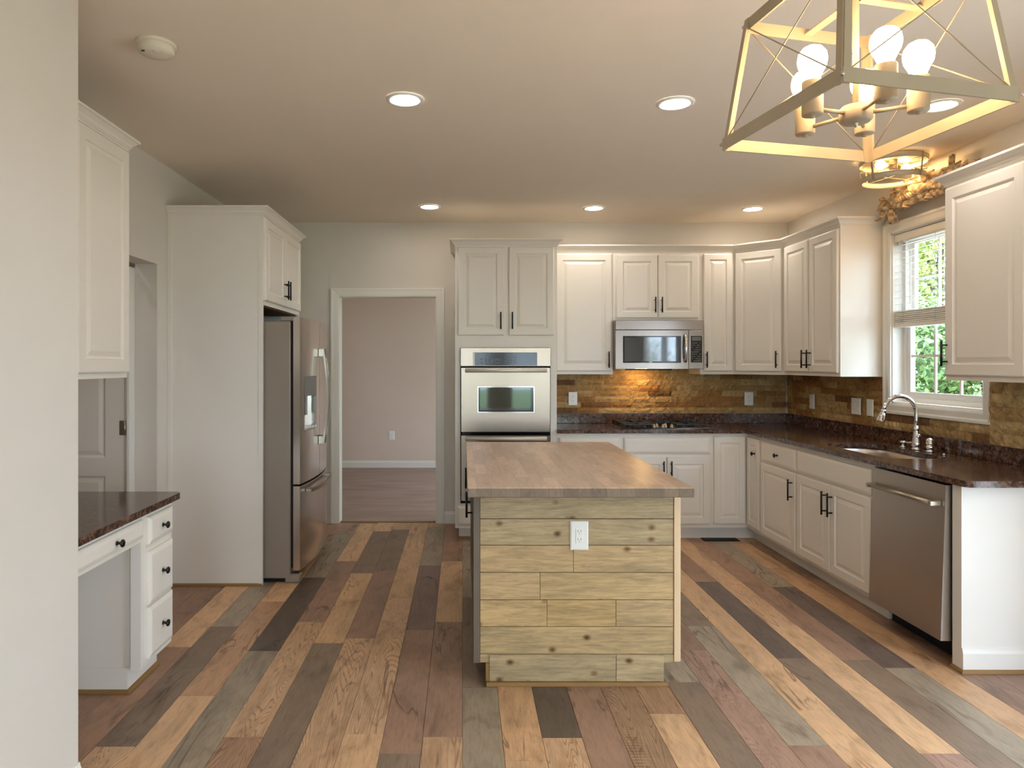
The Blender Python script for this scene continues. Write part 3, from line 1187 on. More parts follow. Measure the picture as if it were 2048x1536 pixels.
pts = [(1.898, YM - 0.0065, 1.475)] + [(1.898, YM - 0.024 - 0.022 * math.sin(PI * i / 10), 1.475 + 0.222 * i / 10) for i in range(11)] + [(1.898, YM - 0.0065, 1.697)]
tube(bm, pts, 0.012, 12)
obj('handle', bm, 'chrome', md)
bm = new(); box(bm, 1.932, mx1, YM - 0.006, YM + 0.0175, 1.412, 1.740, 0.002); mc = obj('control_panel', bm, 'steel_mw', mw)
bm = new(); box(bm, 1.949, 2.043, YM - 0.0085, YM - 0.0065, 1.466, 1.692); obj('keypad_panel', bm, 'gloss_black', mc)
bm = new(); box(bm, 1.958, 2.034, YM - 0.0100, YM - 0.0088, 1.652, 1.684); obj('display', bm, 'grey_plastic', mc)
for i in range(5):
    for j in range(9):
        if (i * 7 + j * 3) % 5 != 0:
            key(1.957 + i * 0.016, 1.967 + i * 0.016, YM - 0.0100, YM - 0.0088, 1.476 + j * 0.019, 1.484 + j * 0.019)
press_keys(mc)
bm = new(); lathe(bm, [(0, 0), (0.05, 0), (0.048, -0.008), (0.03, -0.012), (0, -0.012)], (1.585, 6.22, 1.4115), n=20); obj('lamp', bm, 'hood_bulb', mw)
bm = new(); prism(bm, [(1.40, YM + 0.03), (1.52, YM + 0.02), (1.66, YM + 0.02), (1.80, YM + 0.03), (1.80, YM + 0.05), (1.40, YM + 0.05)], 1.400, 1.4115); obj('grease_lip', bm, 'black', mw)

# --- base cabinets on the back wall
ZB = 0.882


def base_back(label, X0, X1):
    c = thing('base_cabinet', label, 'cabinet', ((X0 + X1) / 2, 6.1, 0), GB)
    bm = new(); box(bm, X0 + 0.0006, X1 - 0.0006, BY, YB - 0.002, 0.105, ZB); obj('body', bm, 'white', c)
    bm = new(); box(bm, X0 + 0.0006, X1 - 0.0006, BY + 0.075, YB - 0.01, 0.001, 0.1045); obj('toe_kick', bm, 'white', c)
    return c


c = base_back('white base cabinet mostly hidden by the island, beside the tall oven cabinet', 0.778, 1.31)
drawer(c, (0.795, BY, 0.717), (1, 0, 0), nY, 0.505, 0.13)
door(c, (0.795, BY, 0.135), (1, 0, 0), nY, 0.505, 0.55, pull=('bar', 0.47, 0.37, 0.51))
c = base_back('white two-door base cabinet under the gas cooktop', 1.31, 2.052)
drawer(c, (1.327, BY, 0.717), (1, 0, 0), nY, 0.708, 0.13, name='false_front')
door(c, (1.327, BY, 0.137), (1, 0, 0), nY, 0.350, 0.548, pull=('bar', 0.320, 0.395, 0.52))
door(c, (1.683, BY, 0.137), (1, 0, 0), nY, 0.352, 0.548, pull=('bar', 0.028, 0.395, 0.52))
c = thing('base_cabinet', 'white inside-corner base cabinet with two doors meeting at the corner', 'cabinet', (2.6, 6.05, 0), GB)
YC = 5.515
bm = new(); prism(bm, [(2.0526, BY), (BX, BY), (BX, YC), (XR - 0.002, YC), (XR - 0.002, YB - 0.002), (2.0526, YB - 0.002)], 0.105, ZB); obj('body', bm, 'white', c)
bm = new(); prism(bm, [(2.0526, BY + 0.075), (BX + 0.075, BY + 0.075), (BX + 0.075, YC), (XR - 0.01, YC), (XR - 0.01, YB - 0.01), (2.0526, YB - 0.01)], 0.001, 0.1045); obj('toe_kick', bm, 'white', c)
door(c, (2.068, BY, 0.137), (1, 0, 0), nY, 0.258, 0.718, 0.05)
door(c, (BX, BY - 0.025, 0.137), (0, -1, 0), nX, 0.235, 0.718, 0.05, pull=('knob', 0.16, 0.60))


def base_right(label, ya, yb):
    c = thing('base_cabinet', label, 'cabinet', (2.65, (ya + yb) / 2, 0), GB)
    bm = new(); box(bm, BX + 0.075, XR - 0.01, ya + 0.0006, yb - 0.0006, 0.001, 0.1045); obj('toe_kick', bm, 'white', c)
    return c


c = base_right('white base cabinet with one knobbed drawer over one door', 4.918, YC)
bm = new(); box(bm, BX, XR - 0.002, 4.9186, YC - 0.0006, 0.105, ZB); obj('body', bm, 'white', c)
drawer(c, (BX, 5.500, 0.700), (0, -1, 0), nX, 0.570, 0.148, pull=('knob', 0.30, 0.075))
door(c, (BX, 5.500, 0.128), (0, -1, 0), nX, 0.570, 0.556, pull=('bar', 0.535, 0.36, 0.51))
c = base_right('white two-door sink base cabinet under the window', 4.0, 4.918)
bm = new()                                     # open box: the sink bowl hangs inside
box(bm, BX, BX + 0.02, 4.0006, 4.9174, 0.105, ZB); box(bm, XR - 0.02, XR - 0.002, 4.0006, 4.9174, 0.105, ZB)
box(bm, BX + 0.02, XR - 0.02, 4.0006, 4.02, 0.105, ZB); box(bm, BX + 0.02, XR - 0.02, 4.90, 4.9174, 0.105, ZB)
box(bm, BX + 0.02, XR - 0.02, 4.02, 4.90, 0.105, 0.12)
obj('body', bm, 'white', c)
drawer(c, (BX, 4.905, 0.700), (0, -1, 0), nX, 0.886, 0.148, name='false_front')
door(c, (BX, 4.905, 0.128), (0, -1, 0), nX, 0.438, 0.556, pull=('bar', 0.405, 0.36, 0.51))
door(c, (BX, 4.458, 0.128), (0, -1, 0), nX, 0.438, 0.556, pull=('bar', 0.030, 0.36, 0.51))

# --- dishwasher, leaning out a little at the bottom as in the photo
dw = thing('dishwasher', 'stainless dishwasher with long bar handle at the end of the counter', 'dishwasher', (2.65, 3.69, 0))
dy0, dy1 = 3.385, 3.985
lean = lambda z: -0.026 * (0.87 - z) / 0.75


def leanbox(bm, x0, x1, ya, yb, za, zb):
    L = []
    for z in (za, zb):
        s = lean(z)
        L.append([(x0 + s, ya, z), (x1 + s, ya, z), (x1 + s, yb, z), (x0 + s, yb, z)])
    loops(bm, L, True, True, True)


bm = new(); leanbox(bm, BX + 0.032, XR - 0.08, dy0 + 0.012, dy1 - 0.004, 0.12, 0.862); obj('tub', bm, 'dark', dw)
bm = new(); leanbox(bm, BX - 0.022, BX + 0.030, dy0, dy1 - 0.003, 0.118, 0.868); dd = obj('door', bm, 'steel_dw', dw)
bm = new()
hx = BX - 0.022 + lean(0.775) - 0.042
hx2 = BX - 0.022 + lean(0.775)
cyl(bm, (hx, dy0 + 0.03, 0.775), (hx, dy1 - 0.03, 0.775), 0.0115, n=16)
for yy in (dy0 + 0.028, dy1 - 0.045):
    box(bm, hx - 0.013, hx2 - 0.0005, yy - 0.002, yy + 0.018, 0.762, 0.788, 0.003)
obj('handle', bm, 'nickel', dd)
bm = new(); box(bm, BX + 0.085, XR - 0.09, dy0 + 0.012, dy1 - 0.004, 0.001, 0.118); obj('toe_panel', bm, 'dark', dw)

# --- end panel
ep = thing('end_panel', 'white cabinet end panel closing the counter beside the dishwasher', 'panel', (2.66, 3.34, 0))
bm = new(); box(bm, BX, XR - 0.002, 3.31, 3.372, 0.001, ZB); obj('panel', bm, 'white', ep)
bm = new(); baseboard(bm, (BX, 3.3095, 0.0), (XR - 0.003, 3.3095, 0.0), (0, -1, 0), 0.115, 0.010); obj('baseboard', bm, 'white', ep)
bm = new(); sweep_profile(bm, [(XR - 0.004, 3.2985), (BX - 0.0006, 3.2985), (BX - 0.0006, 3.372)], 0, [(-o, u) for o, u in SHOE])
obj('shoe_molding', bm, 'oak_trim', ep)

# --- countertop: L with an opening for the sink
CX, CYF = XR - 0.648, YB - 0.648
CEND = 3.225


def arc(cx, cy_, r, a0, a1, n):
    return [(cx + r * math.cos(math.radians(a0 + (a1 - a0) * i / n)), cy_ + r * math.sin(math.radians(a0 + (a1 - a0) * i / n))) for i in range(n + 1)]


outer = [(0.7785, YB - 0.001), (0.7785, CYF), (CX, CYF)] + arc(CX + 0.045, CEND + 0.045, 0.045, 180, 270, 6) + [(XR - 0.001, CEND), (XR - 0.001, YB - 0.001)]
sx0, sx1, sy0, sy1 = 2.425, 2.795, 3.99, 4.77


def rrect(x0, x1, y0, y1, r, n=6):
    return arc(x1 - r, y1 - r, r, 0, 90, n) + arc(x0 + r, y1 - r, r, 90, 180, n) + arc(x0 + r, y0 + r, r, 180, 270, n) + arc(x1 - r, y0 + r, r, 270, 360, n)


hole = rrect(sx0, sx1, sy0, sy1, 0.13)
ct = thing('countertop', 'L-shaped dark brown granite countertop on the white base cabinets', 'countertop', (2.3, 5.7, 0.884))
bm = new()


def slab_with_hole(bm, outer, hole, z0, z1, ease=0.006):
    ov_ = [[bm.verts.new((x, y, z)) for x, y in outer] for z in (z0, z1)]
    hv = [[bm.verts.new((x, y, z)) for x, y in hole] for z in (z0, z1)]
    for q in (0, 1):
        es = []
        for vs in (ov_[q], hv[q]):
            for i in range(len(vs)):
                es.append(bm.edges.new((vs[i], vs[(i + 1) % len(vs)])))
        bmesh.ops.triangle_fill(bm, use_beauty=True, use_dissolve=False, edges=es)
    bridge(bm, ov_[0], ov_[1], smooth=False)
    bridge(bm, hv[0], hv[1], smooth=False)


slab_with_hole(bm, outer, hole, 0.884, 0.914)
obj('slab', bm, 'granite', ct)
bm = new(); box(bm, 0.7785, XR - 0.0225, YB - 0.0215, YB - 0.0015, 0.9145, 1.004, 0.002); obj('backsplash', bm, 'granite', ct)
bm = new(); box(bm, XR - 0.0215, XR - 0.0015, CEND + 0.01, YB - 0.0015, 0.9145, 1.004, 0.002); obj('backsplash', bm, 'granite', ct)


# --- stacked stone
def stone_tile(bm, P, u0, u1, v0, v1, d, rn):
    nu = max(2, int((u1 - u0) / 0.022)); nv = max(2, int((v1 - v0) / 0.018))
    g = 0.0006
    V_ = []
    tilt = rn.uniform(-0.004, 0.004)
    for j in range(nv + 1):
        row = []
        for i in range(nu + 1):
            edge = i in (0, nu) or j in (0, nv)
            dd_ = d + tilt * (j / nv - 0.5) + (rn.uniform(-0.010, -0.001) if edge else rn.uniform(-0.0055, 0.0055))
            ju = 0 if i in (0, nu) else rn.uniform(-0.004, 0.004)
            jv = 0 if j in (0, nv) else rn.uniform(-0.003, 0.003)
            row.append(bm.verts.new(P(u0 + g + (u1 - u0 - 2 * g) * i / nu + ju, v0 + g + (v1 - v0 - 2 * g) * j / nv + jv, max(0.006, dd_))))
        V_.append(row)
    for j in range(nv):
        for i in range(nu):
            bm.faces.new((V_[j][i], V_[j][i + 1], V_[j + 1][i + 1], V_[j + 1][i]))
    B = {}

    def back(i, j):
        if (i, j) not in B:
            B[(i, j)] = bm.verts.new(P(u0 + g + (u1 - u0 - 2 * g) * i / nu, v0 + g + (v1 - v0 - 2 * g) * j / nv, 0.001))
        return B[(i, j)]
    per = [(i, 0) for i in range(nu)] + [(nu, j) for j in range(nv)] + [(i, nv) for i in range(nu, 0, -1)] + [(0, j) for j in range(nv, 0, -1)]
    for q in range(len(per)):
        a_, b_ = per[q], per[(q + 1) % len(per)]
        bm.faces.new((V_[a_[1]][a_[0]], V_[b_[1]][b_[0]], back(*b_), back(*a_)))


def stone_area(bm, P, u0, u1, v0, v1, rn, rowh, lmin, lmax, d0=0.012, d1=0.021):
    nr = max(1, round((v1 - v0) / rowh))
    h = (v1 - v0) / nr
    for r in range(nr):
        u = u0
        while u < u1 - 1e-4:
            l = rn.uniform(lmin, lmax)
            ue = u + l
            if u1 - ue < lmin * 0.6:
                ue = u1
            stone_tile(bm, P, u, ue, v0 + r * h, v0 + (r + 1) * h, rn.uniform(d0, d1), rn)
            u = ue


rn = random.Random(5)
bm = new()
P = lambda u, v, w: (u, YB - w, v)
stone_area(bm, P, 0.7785, XR - 0.017, 1.0055, ZU - 0.002, rn, 0.051, 0.11, 0.36)
stone_area(bm, P, 1.3075, 2.057, ZU - 0.001, 1.4105, rn, 0.045, 0.11, 0.36)
tag(obj('stone_backsplash', bm, 'stone', at=(1.85, YB, 1.0)), 'stacked tan ledger stone backsplash on the wall behind the cooktop', 'backsplash')
bm = new()
P = lambda u, v, w: (XR - w, u, v)
stone_area(bm, P, 4.914, YB - 0.024, 1.0055, ZU - 0.002, rn, 0.051, 0.10, 0.32)
stone_area(bm, P, 3.916, 4.9135, 1.0055, 1.110, rn, 0.052, 0.14, 0.32)
stone_area(bm, P, 3.20, 3.9155, 1.0055, ZU - 0.002, rn, 0.072, 0.15, 0.32, 0.026, 0.034)
tag(obj('stone_backsplash', bm, 'stone', at=(XR, 4.8, 1.0)), 'stacked tan ledger stone backsplash on the window wall round the sink', 'backsplash')


# --- outlets and switches
def plate(label, cat, P, w, h, holes, group=None, decora=True, pivot=(0, 0, 0)):
    t = thing('electrical_outlet' if cat == 'outlet' else 'light_switch', label, cat, pivot, group)
    bm = new()
    L = [[P(-w / 2 + a, -h / 2 + a, k), P(w / 2 - a, -h / 2 + a, k), P(w / 2 - a, h / 2 - a, k), P(-w / 2 + a, h / 2 - a, k)] for a, k in ((0, 0.0005), (0, 0.004), (0.004, 0.0065), (0.006, 0.007))]
    loops(bm, L, True, True, True)
    obj('cover_plate', bm, 'plastic', t)
    for ox in holes:
        bm = new()
        L = [[P(ox - 0.0165 + a, -0.033 + a, k), P(ox + 0.0165 - a, -0.033 + a, k), P(ox + 0.0165 - a, 0.033 - a, k), P(ox - 0.0165 + a, 0.033 - a, k)] for a, k in ((0, 0.0071), (0, 0.0085), (0.001, 0.009))]
        loops(bm, L, True, True, True)
        ins = obj('receptacle' if cat == 'outlet' else 'rocker', bm, 'plastic', t)
        if cat == 'outlet':
            bm = new()
            for oy in (-0.018, 0.018):
                for sx, sw in ((-0.0065, 0.0012), (0.0065, 0.0012)):
                    L = [[P(ox + sx - sw, oy - 0.001, k), P(ox + sx + sw, oy - 0.001, k), P(ox + sx + sw, oy + 0.007, k), P(ox + sx - sw, oy + 0.007, k)] for k in (0.0091, 0.0096)]
                    loops(bm, L, True, True, True)
                L = [[P(ox + 0.0022 * math.cos(q), oy - 0.008 + 0.0022 * math.sin(q), k) for q in [i * PI / 4 for i in range(8)]] for k in (0.0091, 0.0096)]
                loops(bm, L, True, True, True)
            obj('slots', bm, 'grey_plastic', ins)
    return t


def PB(x, z, y):
    return lambda u, v, w: V((x + u, y - w, z + v))


def PR(y, z, x):
    return lambda u, v, w: V((x - w, y - u, z + v))


plate('white double outlet on the stone, nearest the tall oven cabinet', 'outlet', PB(1.002, 1.138, YB - 0.023), 0.080, 0.122, [0], pivot=(1.002, YB - 0.023, 1.138))
plate('white double outlet on the stone, between cooktop and corner', 'outlet', PB(2.600, 1.138, YB - 0.023), 0.080, 0.122, [0], pivot=(2.6, YB - 0.023, 1.138))
plate('white rocker switch on the window wall stone, first from the corner', 'switch', PR(5.90, 1.138, XR - 0.023), 0.080, 0.122, [0], pivot=(XR - 0.023, 5.9, 1.138))
plate('wide white double switch plate on the window wall stone', 'switch', PR(5.24, 1.138, XR - 0.023), 0.120, 0.122, [-0.023, 0.023], pivot=(XR - 0.023, 5.24, 1.138))
plate('white switch plate on the window wall stone, nearest the window casing', 'switch', PR(5.06, 1.138, XR - 0.023), 0.080, 0.122, [0], pivot=(XR - 0.023, 5.06, 1.138))
plate('white outlet on the mauve wall of the room through the doorway', 'outlet', PB(-0.993, 0.453, 9.84), 0.080, 0.122, [0], pivot=(-0.993, 9.84, 0.453))

# --- cooktop
ck = thing('cooktop', 'black gas cooktop set in the granite countertop under the microwave', 'cooktop', (1.68, 6.05, 0.914))
cx0, cx1, ky0, ky1 = 1.310, 2.048, 5.800, 6.320
bm = new()
L = [[(cx0 + a, ky0 + a, z), (cx1 - a, ky0 + a, z), (cx1 - a, ky1 - a, z), (cx0 + a, ky1 - a, z)] for a, z in ((0, 0.9145), (0, 0.920), (0.006, 0.925), (0.02, 0.925), (0.024, 0.922))]
loops(bm, L, True, True, True)
obj('surface', bm, 'gloss_black', ck)
BURN = [(1.47, 5.93, 0.040), (1.47, 6.19, 0.033), (1.88, 5.93, 0.033), (1.88, 6.19, 0.045), (1.675, 6.15, 0.05)]
for bx_, by_, br_ in BURN:
    bm = new()
    lathe(bm, [(br_ + 0.012, 0), (br_ + 0.010, 0.008), (br_, 0.010), (br_, 0.016), (br_ * 0.85, 0.019), (0, 0.019)], (bx_, by_, 0.9222), n=24)
    obj('burner', bm, 'iron', ck)


def grate(x0, x1, y0, y1, cs):
    bm = new()
    z0, z1 = 0.945, 0.955
    w = 0.006
    for q in ((x0, x1, y0, y0 + 2 * w), (x0, x1, y1 - 2 * w, y1), (x0, x0 + 2 * w, y0 + 2 * w, y1 - 2 * w), (x1 - 2 * w, x1, y0 + 2 * w, y1 - 2 * w)):
        box(bm, *q, z0, z1, 0.002)
    for bx_, by_ in cs:
        for dx, dy in ((1, 0), (-1, 0), (0, 1), (0, -1)):
            ex = x1 - w if dx > 0 else x0 + w
            ey = (y1 - w if dy > 0 else y0 + w)
            if len(cs) > 1 and ((dy > 0 and by_ < (y0 + y1) / 2) or (dy < 0 and by_ > (y0 + y1) / 2)):
                ey = (y0 + y1) / 2
            if dx:
                box(bm, bx_ + dx * 0.018, ex, by_ - w, by_ + w, z0 + 0.001, z1 + 0.006)
            else:
                box(bm, bx_ - w, bx_ + w, by_ + dy * 0.018, ey, z0 + 0.001, z1 + 0.006)
    for qx in (x0 + w, x1 - w):
        for qy in (y0 + w, y1 - w):
            cyl(bm, (qx, qy, 0.9225), (qx, qy, z0 + 0.001), 0.006, n=8)
    obj('grate', bm, 'iron', ck)


grate(1.345, 1.575, 5.825, 6.300, [(1.47, 5.93), (1.47, 6.19)])
grate(1.580, 1.770, 6.02, 6.300, [(1.675, 6.15)])
grate(1.775, 2.010, 5.825, 6.300, [(1.88, 5.93), (1.88, 6.19)])
for i in range(5):
    bm = new()
    lathe(bm, [(0.020, 0), (0.019, 0.006), (0.015, 0.010), (0.014, 0.022), (0.010, 0.025), (0, 0.025)], (1.600 + 0.037 * i, 5.865 + 0.055 * (i % 2), 0.9222), n=18)
    box(bm, 1.5975 + 0.037 * i, 1.6025 + 0.037 * i, 5.851 + 0.055 * (i % 2), 5.879 + 0.055 * (i % 2), 0.947, 0.953, 0.001)
    obj('control_knob', bm, 'nickel', ck)

# --- sink
sk = thing('sink', 'stainless undermount sink sunk in the granite countertop under the window', 'sink', (2.61, 4.38, 0.7))
bm = new()
rim = lambda o, z: [(x, y, z) for x, y in rrect(sx0 - o, sx1 + o, sy0 - o, sy1 + o, 0.13 + o)]
loops(bm, [rim(0.012, 0.8835), rim(0.003, 0.8835), rim(0.0, 0.85), rim(-0.006, 0.73), rim(-0.03, 0.705), rim(-0.06, 0.70)], True, False, True)
for f in bm.faces:
    f.smooth = True
so = obj('bowl', bm, 'steel_dw', sk)
mdm = so.modifiers.new('thickness', 'SOLIDIFY'); mdm.thickness = 0.0015; mdm.offset = -1
bm = new(); lathe(bm, [(0.045, 0.0005), (0.043, 0.003), (0.03, 0.003), (0.028, 0.001), (0, 0.001)], (2.61, 4.40, 0.7005), n=24); obj('drain', bm, 'chrome', sk)

# --- faucet
fa = thing('faucet', 'tall chrome gooseneck faucet behind the sink', 'faucet', (2.853, 4.414, 0.914))
fx, fy = 2.853, 4.414
bm = new()
lathe(bm, [(0, 0), (0.030, 0), (0.030, 0.006), (0.024, 0.010), (0.024, 0.018), (0.0275, 0.024), (0.0275, 0.040), (0.024, 0.055), (0.020, 0.085), (0.0165, 0.115), (0.015, 0.125), (0.018, 0.128), (0.018, 0.134), (0.015, 0.137), (0.0135, 0.150), (0, 0.150)], (fx, fy, 0.9145), n=28)
obj('base', bm, 'chrome', fa)
bm = new()
R = 0.103
pts = [(fx, fy, 1.055), (fx, fy, 1.10), (fx, fy, 1.14)]
for i in range(1, 19):
    a = PI * 0.93 * i / 18
    pts.append((fx - R + R * math.cos(a), fy + 0.004 * i / 18, 1.14 + 1.08 * R * math.sin(a)))
tube(bm, pts, 0.0125, 16)
obj('spout', bm, 'chrome', fa)
tipv = V(pts[-1]); dirv = (V(pts[-1]) - V(pts[-2])).normalized()
bm = new()
lathe(bm, [(0.0135, -0.002), (0.0165, 0.004), (0.0165, 0.012), (0.0145, 0.015), (0.0145, 0.022), (0.017, 0.024), (0.020, 0.040), (0.0225, 0.056), (0.026, 0.070), (0.026, 0.074), (0.018, 0.075), (0, 0.075)], tipv, dirv, n=24)
obj('spray_head', bm, 'chrome', fa)
bm = new()
lathe(bm, [(0.014, 0), (0.014, 0.02), (0.010, 0.022), (0, 0.022)], (fx, fy - 0.013, 1.00), (0, -1, 0), n=16)
obj('collar', bm, 'chrome', fa)
hl = thing('lever_valve', 'small chrome lever valve just past the faucet, nearer the corner', 'valve', (2.853, 4.545, 0.914))
bm = new()
lathe(bm, [(0, 0), (0.022, 0), (0.022, 0.005), (0.012, 0.008), (0.0085, 0.018), (0.0085, 0.024), (0.017, 0.027), (0.021, 0.033), (0.018, 0.040), (0.008, 0.043), (0, 0.043)], (2.853, 4.545, 0.9145), n=22)
obj('valve', bm, 'chrome', hl)
bm = new(); tube(bm, [(2.853, 4.530, 0.9485), (2.853, 4.50, 0.9495), (2.853, 4.472, 0.9515), (2.853, 4.463, 0.9515)], [0.005, 0.0055, 0.0075, 0.005], 12); obj('lever', bm, 'chrome', hl)
sd = thing('soap_dispenser', 'squat bulbous chrome dispenser standing on the near side of the faucet', 'dispenser', (2.853, 4.285, 0.914))
bm = new()
lathe(bm, [(0, 0), (0.024, 0), (0.024, 0.006), (0.017, 0.012), (0.019, 0.018), (0.0225, 0.028), (0.0225, 0.036), (0.0165, 0.044), (0.015, 0.047), (0.0235, 0.050), (0.0235, 0.056), (0.021, 0.060), (0.0225, 0.070), (0.018, 0.080), (0.010, 0.086), (0, 0.087)], (2.853, 4.285, 0.9145), n=26)
obj('body', bm, 'chrome', sd)
bm = new(); lathe(bm, [(0, 0), (0.009, 0), (0.009, 0.003), (0.006, 0.008), (0, 0.009)], (2.853, 4.16, 0.9145), n=16)
tag(obj('hole_cap', bm, 'chrome', at=(2.853, 4.16, 0.9145)), 'tiny chrome hole cap on the granite beyond the dispenser', 'cap')

# ------------------------------------------------------------------ fridge wall
FC = thing('refrigerator_cabinet', 'tall white surround with two-door cabinet above the refrigerator', 'cabinet', (-1.6, 5.1, 0))
py0, py1, pX = 4.60, 5.625, -1.309
bm = new()
box(bm, XL + 0.001, pX, py0, py0 + 0.02, 0.001, 2.44)
box(bm, XL + 0.001, pX, py1 - 0.02, py1, 0.001, 2.44)
box(bm, XL + 0.001, pX, py0 + 0.02, py1 - 0.02, 1.842, 1.86)
box(bm, XL + 0.001, pX, py0 + 0.02, py1 - 0.02, 2.42, 2.44)
box(bm, pX - 0.02, pX, py0 + 0.02, py1 - 0.02, 1.86, 2.42)
box(bm, pX - 0.026, pX + 0.0, py0 - 0.004, py0, 0.001, 2.424)
box(bm, XL + 0.0015, XL + 0.028, py0 - 0.008, py0, 0.001, 2.424)
obj('body', bm, 'white', FC)
bm = new(); box(bm, XL + 0.002, XL + 0.006, py0 + 0.021, py1 - 0.021, 1.70, 1.84); obj('back_panel', bm, 'cabinet_inside', FC)
bm = new(); box(bm, XL + 0.002, pX - 0.022, py0 + 0.021, py1 - 0.021, 1.834, 1.8415); obj('underside', bm, 'cabinet_inside', FC)
door(FC, (pX, py0 + 0.012, 1.872), (0, 1, 0), (1, 0, 0), 0.493, 0.54, pull=('bar', 0.465, 0.045, 0.18))
door(FC, (pX, py0 + 0.510, 1.872), (0, 1, 0), (1, 0, 0), 0.493, 0.54, pull=('bar', 0.028, 0.045, 0.18))
bm = new(); sweep_profile(bm, [(XL + 0.002, py0), (pX, py0), (pX, py1), (XL + 0.002, py1)], ZC, CROWN); obj('crown_molding', bm, 'white', FC)
bm = new(); sweep_profile(bm, [(XL + 0.03, py0 - 0.0005), (pX - 0.002, py0 - 0.0005)], 0, SHOE); obj('shoe_molding', bm, 'oak_trim', FC)

rf = thing('refrigerator', 'stainless french-door refrigerator with a water dispenser', 'refrigerator', (-1.4, 5.1, 0))
ry0, ry1 = 4.655, 5.565
bm = new()
box(bm, -1.88, -1.141, ry0, ry1, 0.03, 1.738, 0.006)
obj('body', bm, 'fridge_side', rf)
bm = new()
for yy in (ry0 + 0.05, ry1 - 0.09):
    box(bm, -1.21, -1.095, yy - 0.045, yy + 0.085, 1.7385, 1.766, 0.006)
obj('hinge_cover', bm, 'fridge_side', rf)
bm = new(); box(bm, -1.1405, -1.1225, ry0 + 0.012, ry1 - 0.012, 0.10, 1.72); obj('door_gasket', bm, 'dark', rf)
yc = (ry0 + ry1) / 2


def bow(y, base=-1.078, amp=0.038):
    s = (y - yc) / ((ry1 - ry0) / 2)
    return base + amp * (1 - s * s)


def fridge_plan(ya, yb, xb=-1.122, off=0.0, n=10, fn=None):
    pts = [(xb, ya)] + [(bow(ya + (yb - ya) * i / n) - off, ya + (yb - ya) * i / n) for i in range(n + 1)] + [(xb, yb)]
    return pts


ys0, ys1 = 4.735, 5.005     # dispenser niche
bm = new()
prism(bm, fridge_plan(ry0, 5.107), 0.655, 1.0)
prism(bm, fridge_plan(ry0, 5.107), 1.37, 1.763)
prism(bm, fridge_plan(ry0, ys0), 1.0, 1.37)
prism(bm, fridge_plan(ys1, 5.107), 1.0, 1.37)
prism(bm, fridge_plan(ys0, ys1, off=0.045), 1.0, 1.37)
d1 = obj('door', bm, 'steel_y', rf)
bm = new(); prism(bm, fridge_plan(ys0 + 0.002, ys1 - 0.002, xb=-1.09, off=-0.002), 1.235, 1.368); obj('dispenser_panel', bm, 'grey_plastic', d1)
bm = new(); box(bm, bow(ys0) - 0.04, bow(ys0) + 0.012, ys0 + 0.01, ys1 - 0.01, 1.001, 1.018, 0.003); obj('drip_tray', bm, 'nickel', d1)
bm = new(); box(bm, bow(ys0) - 0.03, bow(ys0) - 0.015, 4.84, 4.90, 1.10, 1.234, 0.003); obj('dispenser_lever', bm, 'grey_plastic', d1)
bm = new(); prism(bm, fridge_plan(5.113, ry1), 0.655, 1.763); d2 = obj('door', bm, 'steel_y', rf)
bm = new(); lathe(bm, [(0, 0), (0.014, 0), (0.013, 0.002), (0, 0.0025)], (bow(5.48) + 0.0005, 5.48, 1.69), (1, 0, 0), 18); obj('badge', bm, 'chrome', d2)
bm = new(); prism(bm, fridge_plan(ry0, ry1, n=20), 0.085, 0.642); d3 = obj('freezer_drawer', bm, 'steel_y', rf)
for yy, dd_ in ((5.075, d1), (5.145, d2)):
    bm = new()
    xb_ = bow(yy) + 0.0006
    prof_o = [(xb_ + 0.040 + 0.032 * math.sin(PI * i / 16), 0.875 + 0.69 * i / 16) for i in range(17)]
    prof_i = [(x - 0.014, z) for x, z in prof_o]
    poly = prof_o + prof_i[::-1]
    A = [bm.verts.new((x, yy - 0.012, z)) for x, z in poly]
    B = [bm.verts.new((x, yy + 0.012, z)) for x, z in poly]
    bridge(bm, A, B, smooth=False)
    for q in range(16):
        for vs in (A, B):
            bm.faces.new((vs[q], vs[q + 1], vs[32 - q], vs[33 - q]))
    box(bm, xb_, prof_o[0][0] - 0.006, yy - 0.013, yy + 0.013, 0.875, 0.935, 0.003)
    box(bm, xb_, prof_o[0][0] - 0.006, yy - 0.013, yy + 0.013, 1.505, 1.565, 0.003)
    obj('handle', bm, 'nickel', dd_)
bm = new()
pts = [(bow(4.76) + 0.0008, 4.76, 0.598)] + [(bow(4.76 + 0.70 * i / 14) + 0.035 + 0.018 * math.sin(PI * i / 14), 4.76 + 0.70 * i / 14, 0.598) for i in range(15)] + [(bow(5.46) + 0.0008, 5.46, 0.598)]
for i in range(1, len(pts) - 2):
    beam(bm, pts[i], pts[i + 1], 0.024, 0.014, (1, 0, 0))
box(bm, pts[0][0], pts[1][0] + 0.006, 4.755, 4.80, 0.586, 0.61, 0.003)
box(bm, pts[-1][0], pts[-2][0] + 0.006, 5.42, 5.465, 0.586, 0.61, 0.003)
obj('handle', bm, 'nickel', d3)
for yy in (ry0 + 0.001, ry1 - 0.061):
    bm = new(); box(bm, -1.18, -1.075, yy, yy + 0.06, 0.001, 0.06, 0.008); obj('foot', bm, 'fridge_side', rf)
bm = new(); box(bm, -1.86, -1.19, ry0 + 0.03, ry1 - 0.03, 0.001, 0.0295); obj('base_grille', bm, 'dark', rf)

